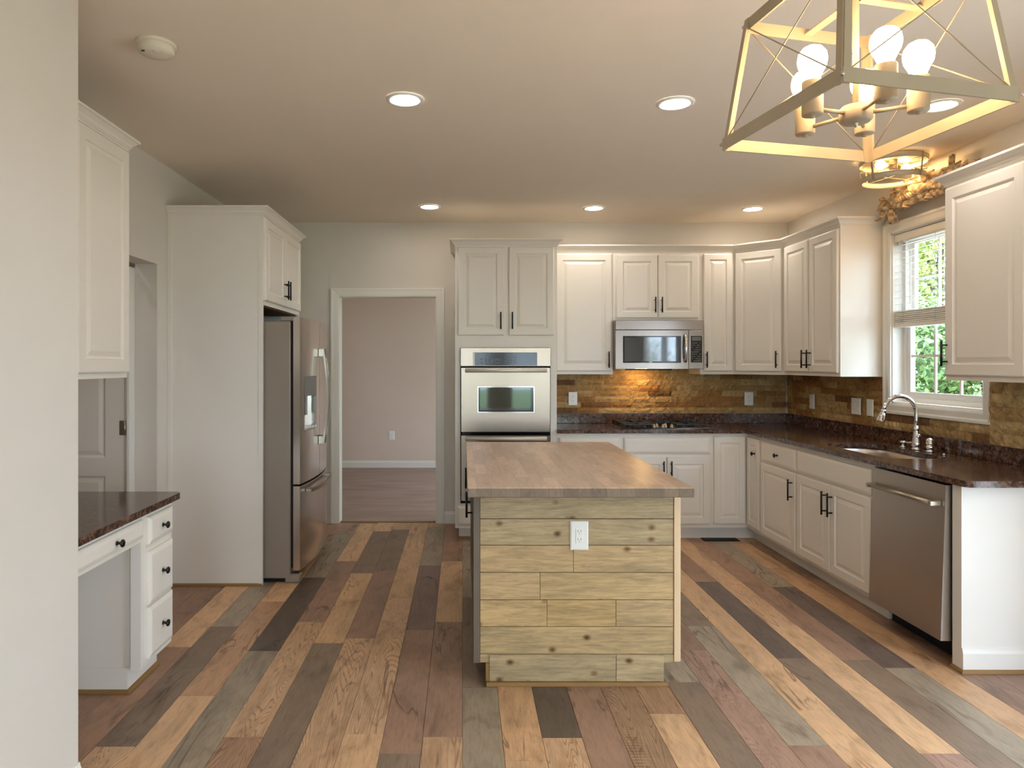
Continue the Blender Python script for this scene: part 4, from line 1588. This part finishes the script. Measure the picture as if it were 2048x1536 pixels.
# ------------------------------------------------------------------ desk corner
c = thing('wall_cabinet', 'white wall cabinet hanging over the granite desk by the hall opening', 'cabinet', (-1.78, 3.0, 1.39), GU)
DX = -1.625
bm = new(); box(bm, XL + 0.002, DX, 2.372, 3.40, 1.388, 2.50); obj('body', bm, 'white', c)
door(c, (DX, 2.935, 1.413), (0, 1, 0), (1, 0, 0), 0.452, 1.06, 0.06)
door(c, (DX, 2.40, 1.413), (0, 1, 0), (1, 0, 0), 0.525, 1.06, 0.06)
bm = new(); sweep_profile(bm, [(DX, 2.372), (DX, 3.40), (XL + 0.003, 3.40)], 2.482, CROWN); obj('crown_molding', bm, 'white', c)

bm = new()
poly = [(XL + 0.001, 2.372), (-1.37, 2.372)] + arc(-1.37 - 0.03, 3.43 - 0.03, 0.03, 0, 90, 5) + [(XL + 0.001, 3.43)]
prism(bm, poly, 0.800, 0.830)
tag(obj('desk_countertop', bm, 'granite', at=(-1.65, 2.9, 0.80)), 'small polished brown granite desk top beside the hall opening', 'countertop')
db = thing('desk', 'white built-in desk with three stacked drawers and an open knee space', 'desk', (-1.65, 3.25, 0))
DF = -1.41
bm = new(); box(bm, XL + 0.002, DF, 3.10, 3.40, 0.112, 0.799); obj('body', bm, 'white', db)
bm = new(); box(bm, XL + 0.01, DF - 0.07, 3.10, 3.40, 0.001, 0.1115); obj('toe_kick', bm, 'white', db)
bm = new(); box(bm, DF - 0.045, DF, 3.078, 3.0994, 0.112, 0.799); obj('stile', bm, 'white', db)
for za, zb in ((0.648, 0.770), (0.381, 0.615), (0.140, 0.368)):
    drawer(db, (DF, 3.128, za), (0, 1, 0), (1, 0, 0), 0.255, zb - za, pull=('knob', 0.127, (zb - za) / 2))
bm = new(); sweep_profile(bm, [(XL + 0.02, 3.0994), (DF - 0.07, 3.0994), (DF - 0.07, 3.40)], 0, SHOE); obj('shoe_molding', bm, 'oak_trim', db)
bm = new(); box(bm, XL + 0.002, DF, 2.375, 3.077, 0.672, 0.799); obj('apron', bm, 'white', db)
drawer(db, (DF, 2.40, 0.693), (0, 1, 0), (1, 0, 0), 0.670, 0.080, pull=('knob', 0.42, 0.04))

# ------------------------------------------------------------------ island
il = thing('kitchen_island', 'kitchen island clad in weathered pine planks in the middle of the floor', 'island', (0.51, 3.95, 0))
IY, IYB = 3.20, 4.72
bm = new()
box(bm, 0.072, 0.957, IY, IYB, 0.10, 0.877)
obj('body', bm, 'island_side', il)
bm = new(); box(bm, 0.125, 0.905, IY + 0.001, IYB - 0.05, 0.001, 0.0995); obj('toe_kick', bm, 'dark', il)
bm = new()
rows = [(0.752, 0.877, []), (0.632, 0.752, []), (0.509, 0.632, [0.5026]), (0.385, 0.509, [0.351]), (0.263, 0.385, [0.3826, 0.695]), (0.139, 0.263, [])]
for za, zb, cuts in rows:
    xs = [0.079] + cuts + [0.956]
    for i in range(len(xs) - 1):
        box(bm, xs[i] + 0.0008, xs[i + 1] - 0.0008, IY - 0.0195, IY - 0.0005, za + 0.0012, zb - 0.0012, 0.0012)
box(bm, 0.079, 0.956, IY - 0.0195, IY - 0.0005, 0.101, 0.138, 0.001)
bx = [(0.122, 0.694), (0.6955, 0.910)]
obj('plank_cladding', bm, 'barn', il)
bm = new()
for a_, b_ in bx:
    box(bm, a_, b_, IY - 0.026, IY - 0.0198, 0.018, 0.1375, 0.001)
obj('base_board', bm, 'barn', il)
bm = new(); box(bm, 0.050, 0.0785, IY - 0.022, IY - 0.0005, 0.10, 0.877, 0.001); obj('corner_trim', bm, 'trim_brown', il)
bm = new(); box(bm, 0.957, 0.987, IY - 0.024, IY + 0.0, 0.106, 0.877, 0.002); obj('corner_trim', bm, 'pine_light', il, label='pale raw pine corner strip')
bm = new(); box(bm, 0.105, 0.1215, IY - 0.024, IY + 0.05, 0.0185, 0.0995, 0.001); obj('toe_board', bm, 'oak_trim', il)
bm = new(); sweep_profile(bm, [(0.108, IY - 0.0262), (0.928, IY - 0.0262)], 0, SHOE); obj('shoe_molding', bm, 'oak_trim', il)
for k in range(2):
    ya = 3.215 + 0.74 * k
    drawer(il, (0.072, ya + 0.73, 0.745), (0, -1, 0), (-1, 0, 0), 0.72, 0.122, mat='island_side', t=0.018)
    pu = ('bar', 0.27, 0.52, 0.655) if k == 0 else ('bar', 0.155, 0.52, 0.655)
    door(il, (0.072, ya + 0.73, 0.13), (0, -1, 0), (-1, 0, 0), 0.72, 0.60, pull=pu, mat='island_side', t=0.018)
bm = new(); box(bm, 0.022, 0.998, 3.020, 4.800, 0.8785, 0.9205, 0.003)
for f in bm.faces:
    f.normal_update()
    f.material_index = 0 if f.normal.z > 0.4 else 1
tag(obj('butcher_block_top', bm, ['butcher', 'butcher_edge_shaded'], at=(0.51, 3.9, 0.8785)), 'pale brown butcher block slab covering the kitchen island', 'countertop')
plate('large white outlet on the pine planks of the island', 'outlet', PB(0.528, 0.677, IY - 0.0197), 0.082, 0.130, [0], pivot=(0.528, IY - 0.02, 0.677))

# floor register
bm = new()
box(bm, 1.985, 2.275, 5.755, 5.855, 0.0008, 0.005, 0.001)
fg = thing('floor_register', 'dark metal floor vent in front of the corner base cabinet', 'vent', (2.13, 5.8, 0))
obj('frame', bm, 'dark', fg)
bm = new()
for i in range(13):
    box(bm, 2.0 + i * 0.0205, 2.008 + i * 0.0205, 5.768, 5.842, 0.0052, 0.0075)
obj('louvres', bm, 'black', fg)

# ------------------------------------------------------------------ ceiling fixtures
first = None
for x, y, lab in ((-0.28, 3.42, 'recessed ceiling light nearest the smoke detector'), (1.05, 3.47, 'recessed ceiling light above the island, beside the chandelier'),
                  (2.38, 3.50, 'recessed ceiling light glowing behind the chandelier sockets'), (-0.27, 5.75, 'small recessed ceiling light in front of the doorway'),
                  (1.085, 5.80, 'small recessed ceiling light in front of the one-door wall cabinet'), (2.41, 5.83, 'small recessed ceiling light near the angled corner cabinet'),
                  (-2.55, 3.35, 'added unseen ceiling light in the hall, brightening the open panelled door')):  # the hall light is added, out of view, to brighten the door leaf
    if first is None:
        first = thing('recessed_light', lab, 'ceiling light', (x, y, CE), 'recessed ceiling lights')
        bm = new()
        lathe(bm, [(0.092, -0.0005), (0.092, -0.004), (0.080, -0.009), (0.070, -0.007), (0.068, -0.003)], (x, y, CE), n=40)
        obj('trim_ring', bm, 'plastic', first)
        bm = new(); lathe(bm, [(0.0675, -0.0015), (0.0675, -0.0045), (0, -0.0045)], (x, y, CE), n=40)
        obj('lens', bm, 'downlight', first)
    else:
        copy_thing(first, (x, y, CE), lab)

sm = thing('smoke_detector', 'round ivory smoke detector on the ceiling near the hall side', 'smoke detector', (-1.235, 2.83, CE))
bm = new(); lathe(bm, [(0.078, -0.0005), (0.078, -0.008), (0.074, -0.012), (0.0, -0.012)], (-1.235, 2.83, CE), n=36); obj('base', bm, 'ivory', sm)
bm = new(); lathe(bm, [(0.068, -0.0125), (0.070, -0.030), (0.064, -0.040), (0.030, -0.044), (0, -0.044)], (-1.235, 2.83, CE), n=36); obj('cover', bm, 'ivory', sm)
bm = new(); lathe(bm, [(0.013, -0.0435), (0.013, -0.046), (0.010, -0.047), (0, -0.047)], (-1.222, 2.795, CE), n=18); obj('test_button', bm, 'ivory', sm)
bm = new(); box(bm, -1.277, -1.265, 2.790, 2.796, CE - 0.0455, CE - 0.0425); obj('vent_slot', bm, 'dark', sm)

# chandelier: tapered open lantern frame with five bulbs
HX, HY = 0.932, 1.664
ch = thing('chandelier', 'open box-shaped lantern chandelier of weathered white bars with five lit bulbs', 'chandelier', (HX, HY, 2.02))
zb0, zt0 = 2.026, 2.318
A0, B0, C0, D0 = V((-0.251, 0.170, 0)), V((0.192, 0.278, 0)), V((-0.181, -0.276, 0)), V((0.251, -0.170, 0))
sq = [A0, B0, D0, C0]
ctr = V((HX, HY, 0))
low = [ctr + p + V((0, 0, zb0)) for p in sq]
top = [ctr + p * 0.816 + V((0, 0, zt0)) for p in sq]
for P4 in (low, top):
    for i in range(4):
        a, b = P4[i], P4[(i + 1) % 4]
        mid = (a + b) / 2 - V((HX, HY, (a.z + b.z) / 2))
        bm = new(); beam(bm, a, b, 0.030, 0.005, (mid.x, mid.y, 0)); obj('frame_bar', bm, 'fixture', ch)
for a, b in zip(low, top):
    bm = new()
    o = V((a.x - HX, a.y - HY, 0)).normalized()
    d, s_ = (b - a).normalized(), None
    # angle-iron corner post: two legs meeting at the corner
    k = low.index(a)
    for nb in (low[(k + 1) % 4], low[(k - 1) % 4]):
        dirn = (nb - a).normalized()
        nrm = d.cross(dirn).normalized()
        L = []
        for q in (a - V((0, 0, 0.016)), b + V((0, 0, 0.016))):
            L.append([q + nrm * 0.0032, q + dirn * 0.017 + nrm * 0.0032, q + dirn * 0.017 - nrm * 0.0032, q - nrm * 0.0032])
        loops(bm, L, True, True, True)
    for q in (a, b):
        for nb in (0.006, -0.006):
            pass
    obj('corner_post', bm, 'fixture', ch)
    bm = new()
    for q in (a, b):
        lathe(bm, [(0.0045, 0), (0.0045, 0.003), (0.003, 0.005), (0, 0.005)], q + o * 0.004, o, 10)
    obj('rivets', bm, 'nickel', ch)
for i in range(4):
    j = (i + 1) % 4
    bm = new()
    cyl(bm, low[i], top[j], 0.0017, n=6); cyl(bm, low[j], top[i], 0.0017, n=6)
    obj('cross_wire', bm, 'fixture', ch)
for i in (0, 1):
    a = (top[i] + top[(i + 1) % 4]) / 2
    b = (top[(i + 2) % 4] + top[(i + 3) % 4]) / 2
    bm = new(); beam(bm, a, b, 0.024, 0.004, (0, 0, 1)); obj('cross_bar', bm, 'fixture', ch)
ZH = 2.045
bm = new(); cyl(bm, (HX, HY, ZH + 0.01), (HX, HY, CE - 0.03), 0.0072, n=16); lathe(bm, [(0.009, 0.0), (0.009, 0.012)], (HX, HY, zt0 + 0.07), n=16); obj('stem', bm, 'fixture', ch)
bm = new(); lathe(bm, [(0.011, -0.03), (0.011, -0.024), (0.06, -0.018), (0.062, -0.0005), (0, -0.0005)], (HX, HY, CE), n=32); obj('canopy', bm, 'fixture', ch)
bm = new(); lathe(bm, [(0, -0.022), (0.030, -0.020), (0.036, -0.014), (0.036, 0.012), (0.030, 0.018), (0, 0.018)], (HX, HY, ZH), n=32); hubo = obj('hub', bm, 'fixture', ch)
bm = new(); lathe(bm, [(0.0055, 0), (0.004, -0.008), (0, -0.010)], (HX, HY, ZH - 0.022), n=12); obj('finial', bm, 'nickel', hubo)
for i in range(5):
    an = math.radians(-92 + 72 * i + (-8 if i == 1 else 0))
    dx, dy = math.cos(an), math.sin(an)
    ra = 0.125
    px, py = HX + dx * ra, HY + dy * ra
    bm = new(); cyl(bm, (HX + dx * 0.036, HY + dy * 0.036, ZH), (px - dx * 0.022, py - dy * 0.022, ZH), 0.0048, n=10)
    arm = obj('arm', bm, 'fixture', ch)
    bm = new(); lathe(bm, [(0, -0.016), (0.022, -0.015), (0.023, -0.012), (0.023, 0.062), (0.0215, 0.064), (0.0205, 0.062), (0.0205, 0.045), (0, 0.045)], (px, py, ZH), n=24)
    lathe(bm, [(0.006, -0.016), (0.006, -0.021), (0, -0.021)], (px, py, ZH), n=10)
    obj('socket', bm, 'fixture', arm)
    bm = new(); lathe(bm, [(0.014, 0.0455), (0.015, 0.066), (0.022, 0.083), (0.030, 0.098), (0.0325, 0.113), (0.030, 0.128), (0.021, 0.140), (0.010, 0.1455), (0, 0.147)], (px, py, ZH), n=24)
    obj('bulb', bm, 'bulb', arm)

# flush mount light above the sink
FLX, FLY = 2.695, 4.395
fl = thing('flush_mount_light', 'small open drum ceiling light of weathered hoops above the window', 'ceiling light', (FLX, FLY, CE))
bm = new(); lathe(bm, [(0, -0.0005), (0.17, -0.0005), (0.17, -0.010), (0.0, -0.012)], (FLX, FLY, CE), n=40); obj('ceiling_pan', bm, 'fixture', fl)


def hoop(r0, r1, za, zb):
    bm = new()
    n = 48
    L = []
    for r, z in ((r0, za), (r1, zb), (r1 - 0.003, zb), (r0 - 0.003, za)):
        L.append([(FLX + r * math.cos(2 * PI * i / n), FLY + r * math.sin(2 * PI * i / n), CE + z) for i in range(n)])
    R_ = [[bm.verts.new(p) for p in l] for l in L]
    for i in range(4):
        bridge(bm, R_[i], R_[(i + 1) % 4])
    return obj('hoop', bm, 'hoop', fl)


hoop(0.190, 0.186, -0.012, -0.042)
hoop(0.177, 0.173, -0.118, -0.150)
for i in range(4):
    an = math.radians(-68 + 90 * i)
    o = V((math.cos(an), math.sin(an), 0))
    bm = new(); beam(bm, V((FLX, FLY, CE - 0.008)) + o * 0.192, V((FLX, FLY, CE - 0.152)) + o * 0.176, 0.012, 0.003, o); obj('strap', bm, 'fixture', fl)
    a2 = an + PI / 2
    bm = new()
    for ra, rb, z_a, z_b in ((0.188, 0.175, -0.04, -0.12), (0.188, 0.175, -0.12, -0.04)):
        pts = []
        for q in range(9):
            s = q / 8
            aa = an + (a2 - an) * s
            rr = 0.187 - 0.011 * (s if z_a > z_b else 1 - s)
            pts.append((FLX + rr * math.cos(aa), FLY + rr * math.sin(aa), CE + z_a + (z_b - z_a) * s))
        tube(bm, pts, 0.0016, 6)
    obj('cross_wire', bm, 'fixture', fl)
for i in range(2):
    an = math.radians(20 + 180 * i)
    o = V((math.cos(an), math.sin(an), 0))
    b0 = V((FLX, FLY, CE - 0.055)) + o * 0.025
    bm = new(); lathe(bm, [(0, 0), (0.016, 0), (0.016, 0.04), (0.013, 0.041), (0, 0.041)], b0, o, 16); sk_ = obj('socket', bm, 'fixture', fl)
    bm = new(); lathe(bm, [(0.010, 0.0415), (0.013, 0.052), (0.024, 0.068), (0.029, 0.083), (0.026, 0.098), (0.015, 0.108), (0, 0.111)], b0, o, 20); obj('bulb', bm, 'flush_bulb', sk_)
bm = new(); cyl(bm, (FLX, FLY, CE - 0.0125), (FLX, FLY, CE - 0.07), 0.024, n=16); obj('socket_hub', bm, 'fixture', fl)

# ------------------------------------------------------------------ blinds
bl = thing('window_blind', 'white slatted blind half lowered in the kitchen window', 'blind', (3.0, 4.41, 1.7))
by0, by1 = WIN[0] + 0.014, WIN[1] - 0.014
bm = new(); box(bm, 2.968, 3.026, by0, by1, 2.285, 2.338, 0.003); obj('headrail', bm, 'trim', bl)
bm = new()
for i in range(11):
    z = 2.262 - 0.0445 * i
    L = []
    for y in (by0 + 0.002, by1 - 0.002):
        L.append([(2.973, y, z - 0.004), (2.998, y, z + 0.001), (3.023, y, z + 0.004), (3.023, y, z + 0.006), (2.998, y, z + 0.003), (2.973, y, z - 0.002)])
    loops(bm, L, True, True, True)
obj('slats', bm, 'trim', bl)
bm = new()
for i in range(7):
    z = 1.728 + 0.0125 * i
    box(bm, 2.972 + 0.001 * (i % 2), 3.023, by0 + 0.002, by1 - 0.002, z, z + 0.0085, 0.001)
obj('stacked_slats', bm, 'trim', bl)
bm = new(); box(bm, 2.970, 3.025, by0 + 0.001, by1 - 0.001, 1.702, 1.7265, 0.003); obj('bottom_rail', bm, 'trim', bl)
bm = new()
for y in (by0 + 0.14, by1 - 0.09, (by0 + by1) / 2):
    for x in (2.9705, 3.0265):
        cyl(bm, (x, y, 1.715), (x, y, 2.288), 0.0012, n=6)
tube(bm, [(2.965, by1 - 0.06, 2.30), (2.9635, by1 - 0.062, 2.1), (2.9635, by1 - 0.065, 1.86), (2.9635, by1 - 0.066, 1.72)], 0.0016, 6)
obj('cords', bm, 'cord', bl)

# ------------------------------------------------------------------ plaid valance
rn = random.Random(21)
va = thing('window_valance', 'bunched plaid fabric swag tied along the top of the window', 'valance', (2.9, 4.4, 2.5))


def uv_sheet(bm, grid, uv, s=1.0):
    Vs = [[bm.verts.new(p) for p in row] for row in grid]
    for i in range(len(Vs) - 1):
        for j in range(len(Vs[0]) - 1):
            f = bm.faces.new((Vs[i][j], Vs[i][j + 1], Vs[i + 1][j + 1], Vs[i + 1][j]))
            f.smooth = True
            for lp, (a, b) in zip(f.loops, ((i, j), (i, j + 1), (i + 1, j + 1), (i + 1, j))):
                lp[uv].uv = (a * s / 10, b * s / 10)


def swag(y0, y1, zc0, zc1, r, seed, n=90, m=26, lumps=7, xoff=0.0):
    r_ = random.Random(seed)
    ph = [r_.uniform(0, 6.28) for _ in range(8)]
    bm = new(); uv = bm.loops.layers.uv.new('UVMap')
    g = []
    for i in range(n + 1):
        s = i / n
        y = y0 + (y1 - y0) * s
        row = []
        env = 0.55 + 0.45 * abs(math.sin(PI * lumps * s + ph[0]))
        env *= min(1, 8 * min(s, 1 - s) + 0.35)
        zc = zc0 + (zc1 - zc0) * s + 0.008 * math.sin(9 * s + ph[1])
        for j in range(m + 1):
            a = 2 * PI * j / m
            fold = 0.22 * math.sin(3 * a + 3 * math.sin(5 * s + ph[2]) + ph[3]) + 0.15 * math.sin(5 * a - 9 * s + ph[4]) + 0.05 * math.sin(22 * s + a + ph[5])
            rr = r * env * (1 + fold)
            x = XR - 0.030 - xoff - r * 0.62 + 0.62 * rr * math.cos(a)
            row.append((min(x, XR - 0.027), y + 0.012 * math.sin(4 * a + 14 * s), zc + rr * math.sin(a)))
        g.append(row)
    uv_sheet(bm, g, uv, 0.6)
    return bm


def flap(c, ax, up, L_, Wd_, seed, curl=0.5):
    r_ = random.Random(seed)
    c, ax, up = V(c), V(ax).normalized(), V(up)
    up = (up - ax * up.dot(ax)).normalized()
    nn = ax.cross(up)
    p1, p2 = r_.uniform(0, 6), r_.uniform(0, 6)
    bm = new(); uv = bm.loops.layers.uv.new('UVMap')
    g = []
    for i in range(13):
        s = i / 12
        row = []
        for j in range(13):
            t = j / 12 - 0.5
            w = Wd_ * (0.30 + 0.70 * s ** 0.7)
            ruff = 0.13 * Wd_ * math.sin(7 * t * (0.6 + s) + p1) * (0.4 + s)
            p = c + up * (L_ * s * (1 - 0.18 * curl * s)) + ax * (w * t) + nn * (ruff + curl * L_ * 0.30 * s * s * math.sin(p2 + 2 * t))
            p.x = min(p.x, XR - 0.026)
            row.append(p)
        g.append(row)
    uv_sheet(bm, g, uv, 0.8)
    return bm


def fab(name, bm):
    o = obj(name, bm, 'plaid', va)
    m_ = o.modifiers.new('thickness', 'SOLIDIFY'); m_.thickness = 0.0025; m_.offset = 0
    s_ = o.modifiers.new('smooth', 'SUBSURF'); s_.levels = 1; s_.render_levels = 1
    return o


fab('swag', swag(4.87, 3.89, 2.528, 2.560, 0.066, 3, lumps=3))
fab('swag', swag(4.72, 3.90, 2.540, 2.562, 0.046, 8, lumps=3, xoff=0.035))
for k, (c, ax, up, L_, W_) in enumerate([
        ((2.885, 4.80, 2.53), (0, 1, 0.2), (-0.25, 0.55, 0.9), 0.075, 0.10), ((2.885, 4.83, 2.52), (0, 1, -0.3), (-0.1, 0.35, -0.8), 0.085, 0.10),
        ((2.885, 4.70, 2.54), (0, 1, 0.1), (-0.2, -0.1, 1.0), 0.090, 0.11), ((2.885, 4.72, 2.52), (0, 1, 0), (-0.05, 0.1, -1.0), 0.125, 0.15),
        ((2.875, 4.56, 2.55), (0, 1, 0), (-0.4, 0.2, 1.0), 0.100, 0.17), ((2.880, 4.55, 2.53), (0, 1, 0), (-0.2, -0.1, -1.0), 0.075, 0.12),
        ((2.875, 4.36, 2.56), (0, 1, 0), (-0.35, 0.1, 1.0), 0.085, 0.18), ((2.880, 4.34, 2.53), (0, 1, 0), (-0.1, 0.0, -1.0), 0.065, 0.13),
        ((2.885, 4.14, 2.57), (0, 1, 0), (-0.1, -0.4, 1.0), 0.125, 0.09), ((2.885, 4.10, 2.55), (0, 1, 0), (-0.4, 0.1, 0.6), 0.080, 0.12),
        ((2.885, 4.02, 2.54), (0, 1, 0), (-0.2, 0.1, -1.0), 0.060, 0.13)]):
    fab('tail', flap(c, ax, up, L_, W_, 40 + k))
# braided tie running along the swag
bm = new(); uv = bm.loops.layers.uv.new('UVMap')
for q in range(3):
    pts = []
    for i in range(70):
        s = i / 69
        a = 2 * PI * (s * 9 + q / 3)
        pts.append((2.858 + 0.010 * math.cos(a), 4.60 - 0.68 * s, 2.525 + 0.045 * s + 0.014 * math.sin(a)))
    tube(bm, pts, 0.011, 8)
for f in bm.faces:
    f.smooth = True
    for lp in f.loops:
        lp[uv].uv = (lp.vert.co.y * 4, lp.vert.co.z * 4)
obj('braid', bm, 'plaid', va)

# ------------------------------------------------------------------ outdoors
bm = new(); box(bm, -40, 45, -40, 45, -0.5, -0.3); struct('ground', bm, 'lawn')
bm = new(); box(bm, 3.11, 9.0, -9.0, 9.0, -0.29, -0.12); box(bm, -4.0, 3.11, -9.0, -2.73, -0.29, -0.12); struct('ground_bounce_slab', bm, 'bounce_slab')  # unseen pale slab added to bounce daylight up onto the ceiling


def tree_mesh(seed, H, R_, nleaf, size):
    r_ = random.Random(seed)
    bm = new()
    blobs = [(V((r_.gauss(0, R_ * 0.42), r_.gauss(0, R_ * 0.42), H * r_.uniform(0.16, 0.92))), R_ * r_.uniform(0.32, 0.55)) for _ in range(20)]
    for i in range(nleaf):
        c, rr = r_.choice(blobs)
        d = V((r_.gauss(0, 1), r_.gauss(0, 1), r_.gauss(0, 1))).normalized()
        p = c + d * rr * (r_.random() ** 0.4)
        if p.z < 0.15:
            continue
        n = (d + V((r_.gauss(0, .7), r_.gauss(0, .7), 0.6 + r_.gauss(0, .7)))).normalized()
        _, a, b = basis(n)
        s = size * r_.uniform(0.6, 1.3)
        th = r_.uniform(0, 6.28)
        a2 = a * math.cos(th) + b * math.sin(th)
        b2 = n.cross(a2)
        vs = [bm.verts.new(p + a2 * s + n * s * 0.1), bm.verts.new(p + b2 * s * 0.45), bm.verts.new(p - a2 * s + n * s * 0.1), bm.verts.new(p - b2 * s * 0.45)]
        bm.faces.new(vs)
    return bm


def tree(label, x, y, H, R_, seed, leaf, nleaf=5200, size=0.075):
    t = thing('tree', label, 'tree', (x, y, -0.3), 'trees outside')
    bm = tree_mesh(seed, H, R_, nleaf, size)
    bmesh.ops.translate(bm, verts=bm.verts[:], vec=(x, y, -0.3))
    obj('foliage', bm, leaf, t, norm=False)
    bm = new()
    r_ = random.Random(seed)
    tube(bm, [(x, y, -0.3), (x + 0.05, y, H * 0.2), (x - 0.04, y + 0.05, H * 0.45), (x, y, H * 0.8)], [0.13, 0.10, 0.07, 0.02], 10)
    for q in range(5):
        an = q * 1.3
        h0 = H * (0.25 + 0.1 * q)
        tube(bm, [(x, y, h0), (x + 0.4 * R_ * math.cos(an), y + 0.4 * R_ * math.sin(an), h0 + 0.25 * R_), (x + 0.75 * R_ * math.cos(an), y + 0.75 * R_ * math.sin(an), h0 + 0.6 * R_)], [0.045, 0.03, 0.01], 6)
    obj('trunk', bm, 'bark', t)
    return t


t1 = tree('bright yellow-green tree filling the upper half of the kitchen window', 9.6, 14.0, 7.5, 2.9, 1, 'leaf1', 16000)
tree('darker green leafy tree low in the kitchen window, nearest the faucet', 7.9, 11.0, 3.2, 1.6, 2, 'leaf2', 12000, 0.06)
tree('green tree seen in the kitchen window beside the near wall cabinet', 15.0, 17.5, 6.5, 2.8, 3, 'leaf1', 9000)
tree('green tree far behind the kitchen window, nearest the casing', 17.5, 28.0, 8.5, 3.4, 4, 'leaf2', 7000, 0.1)
for k, (x, y) in enumerate(((17.5, 9.8), (11.5, 5.5), (13.5, -1.5), (11.0, -8.5), (4.0, -12.5), (-2.5, -11.5))):
    tr = copy_thing(t1, (x, y, -0.3), 'bright leafy tree standing out of sight beyond the other walls')
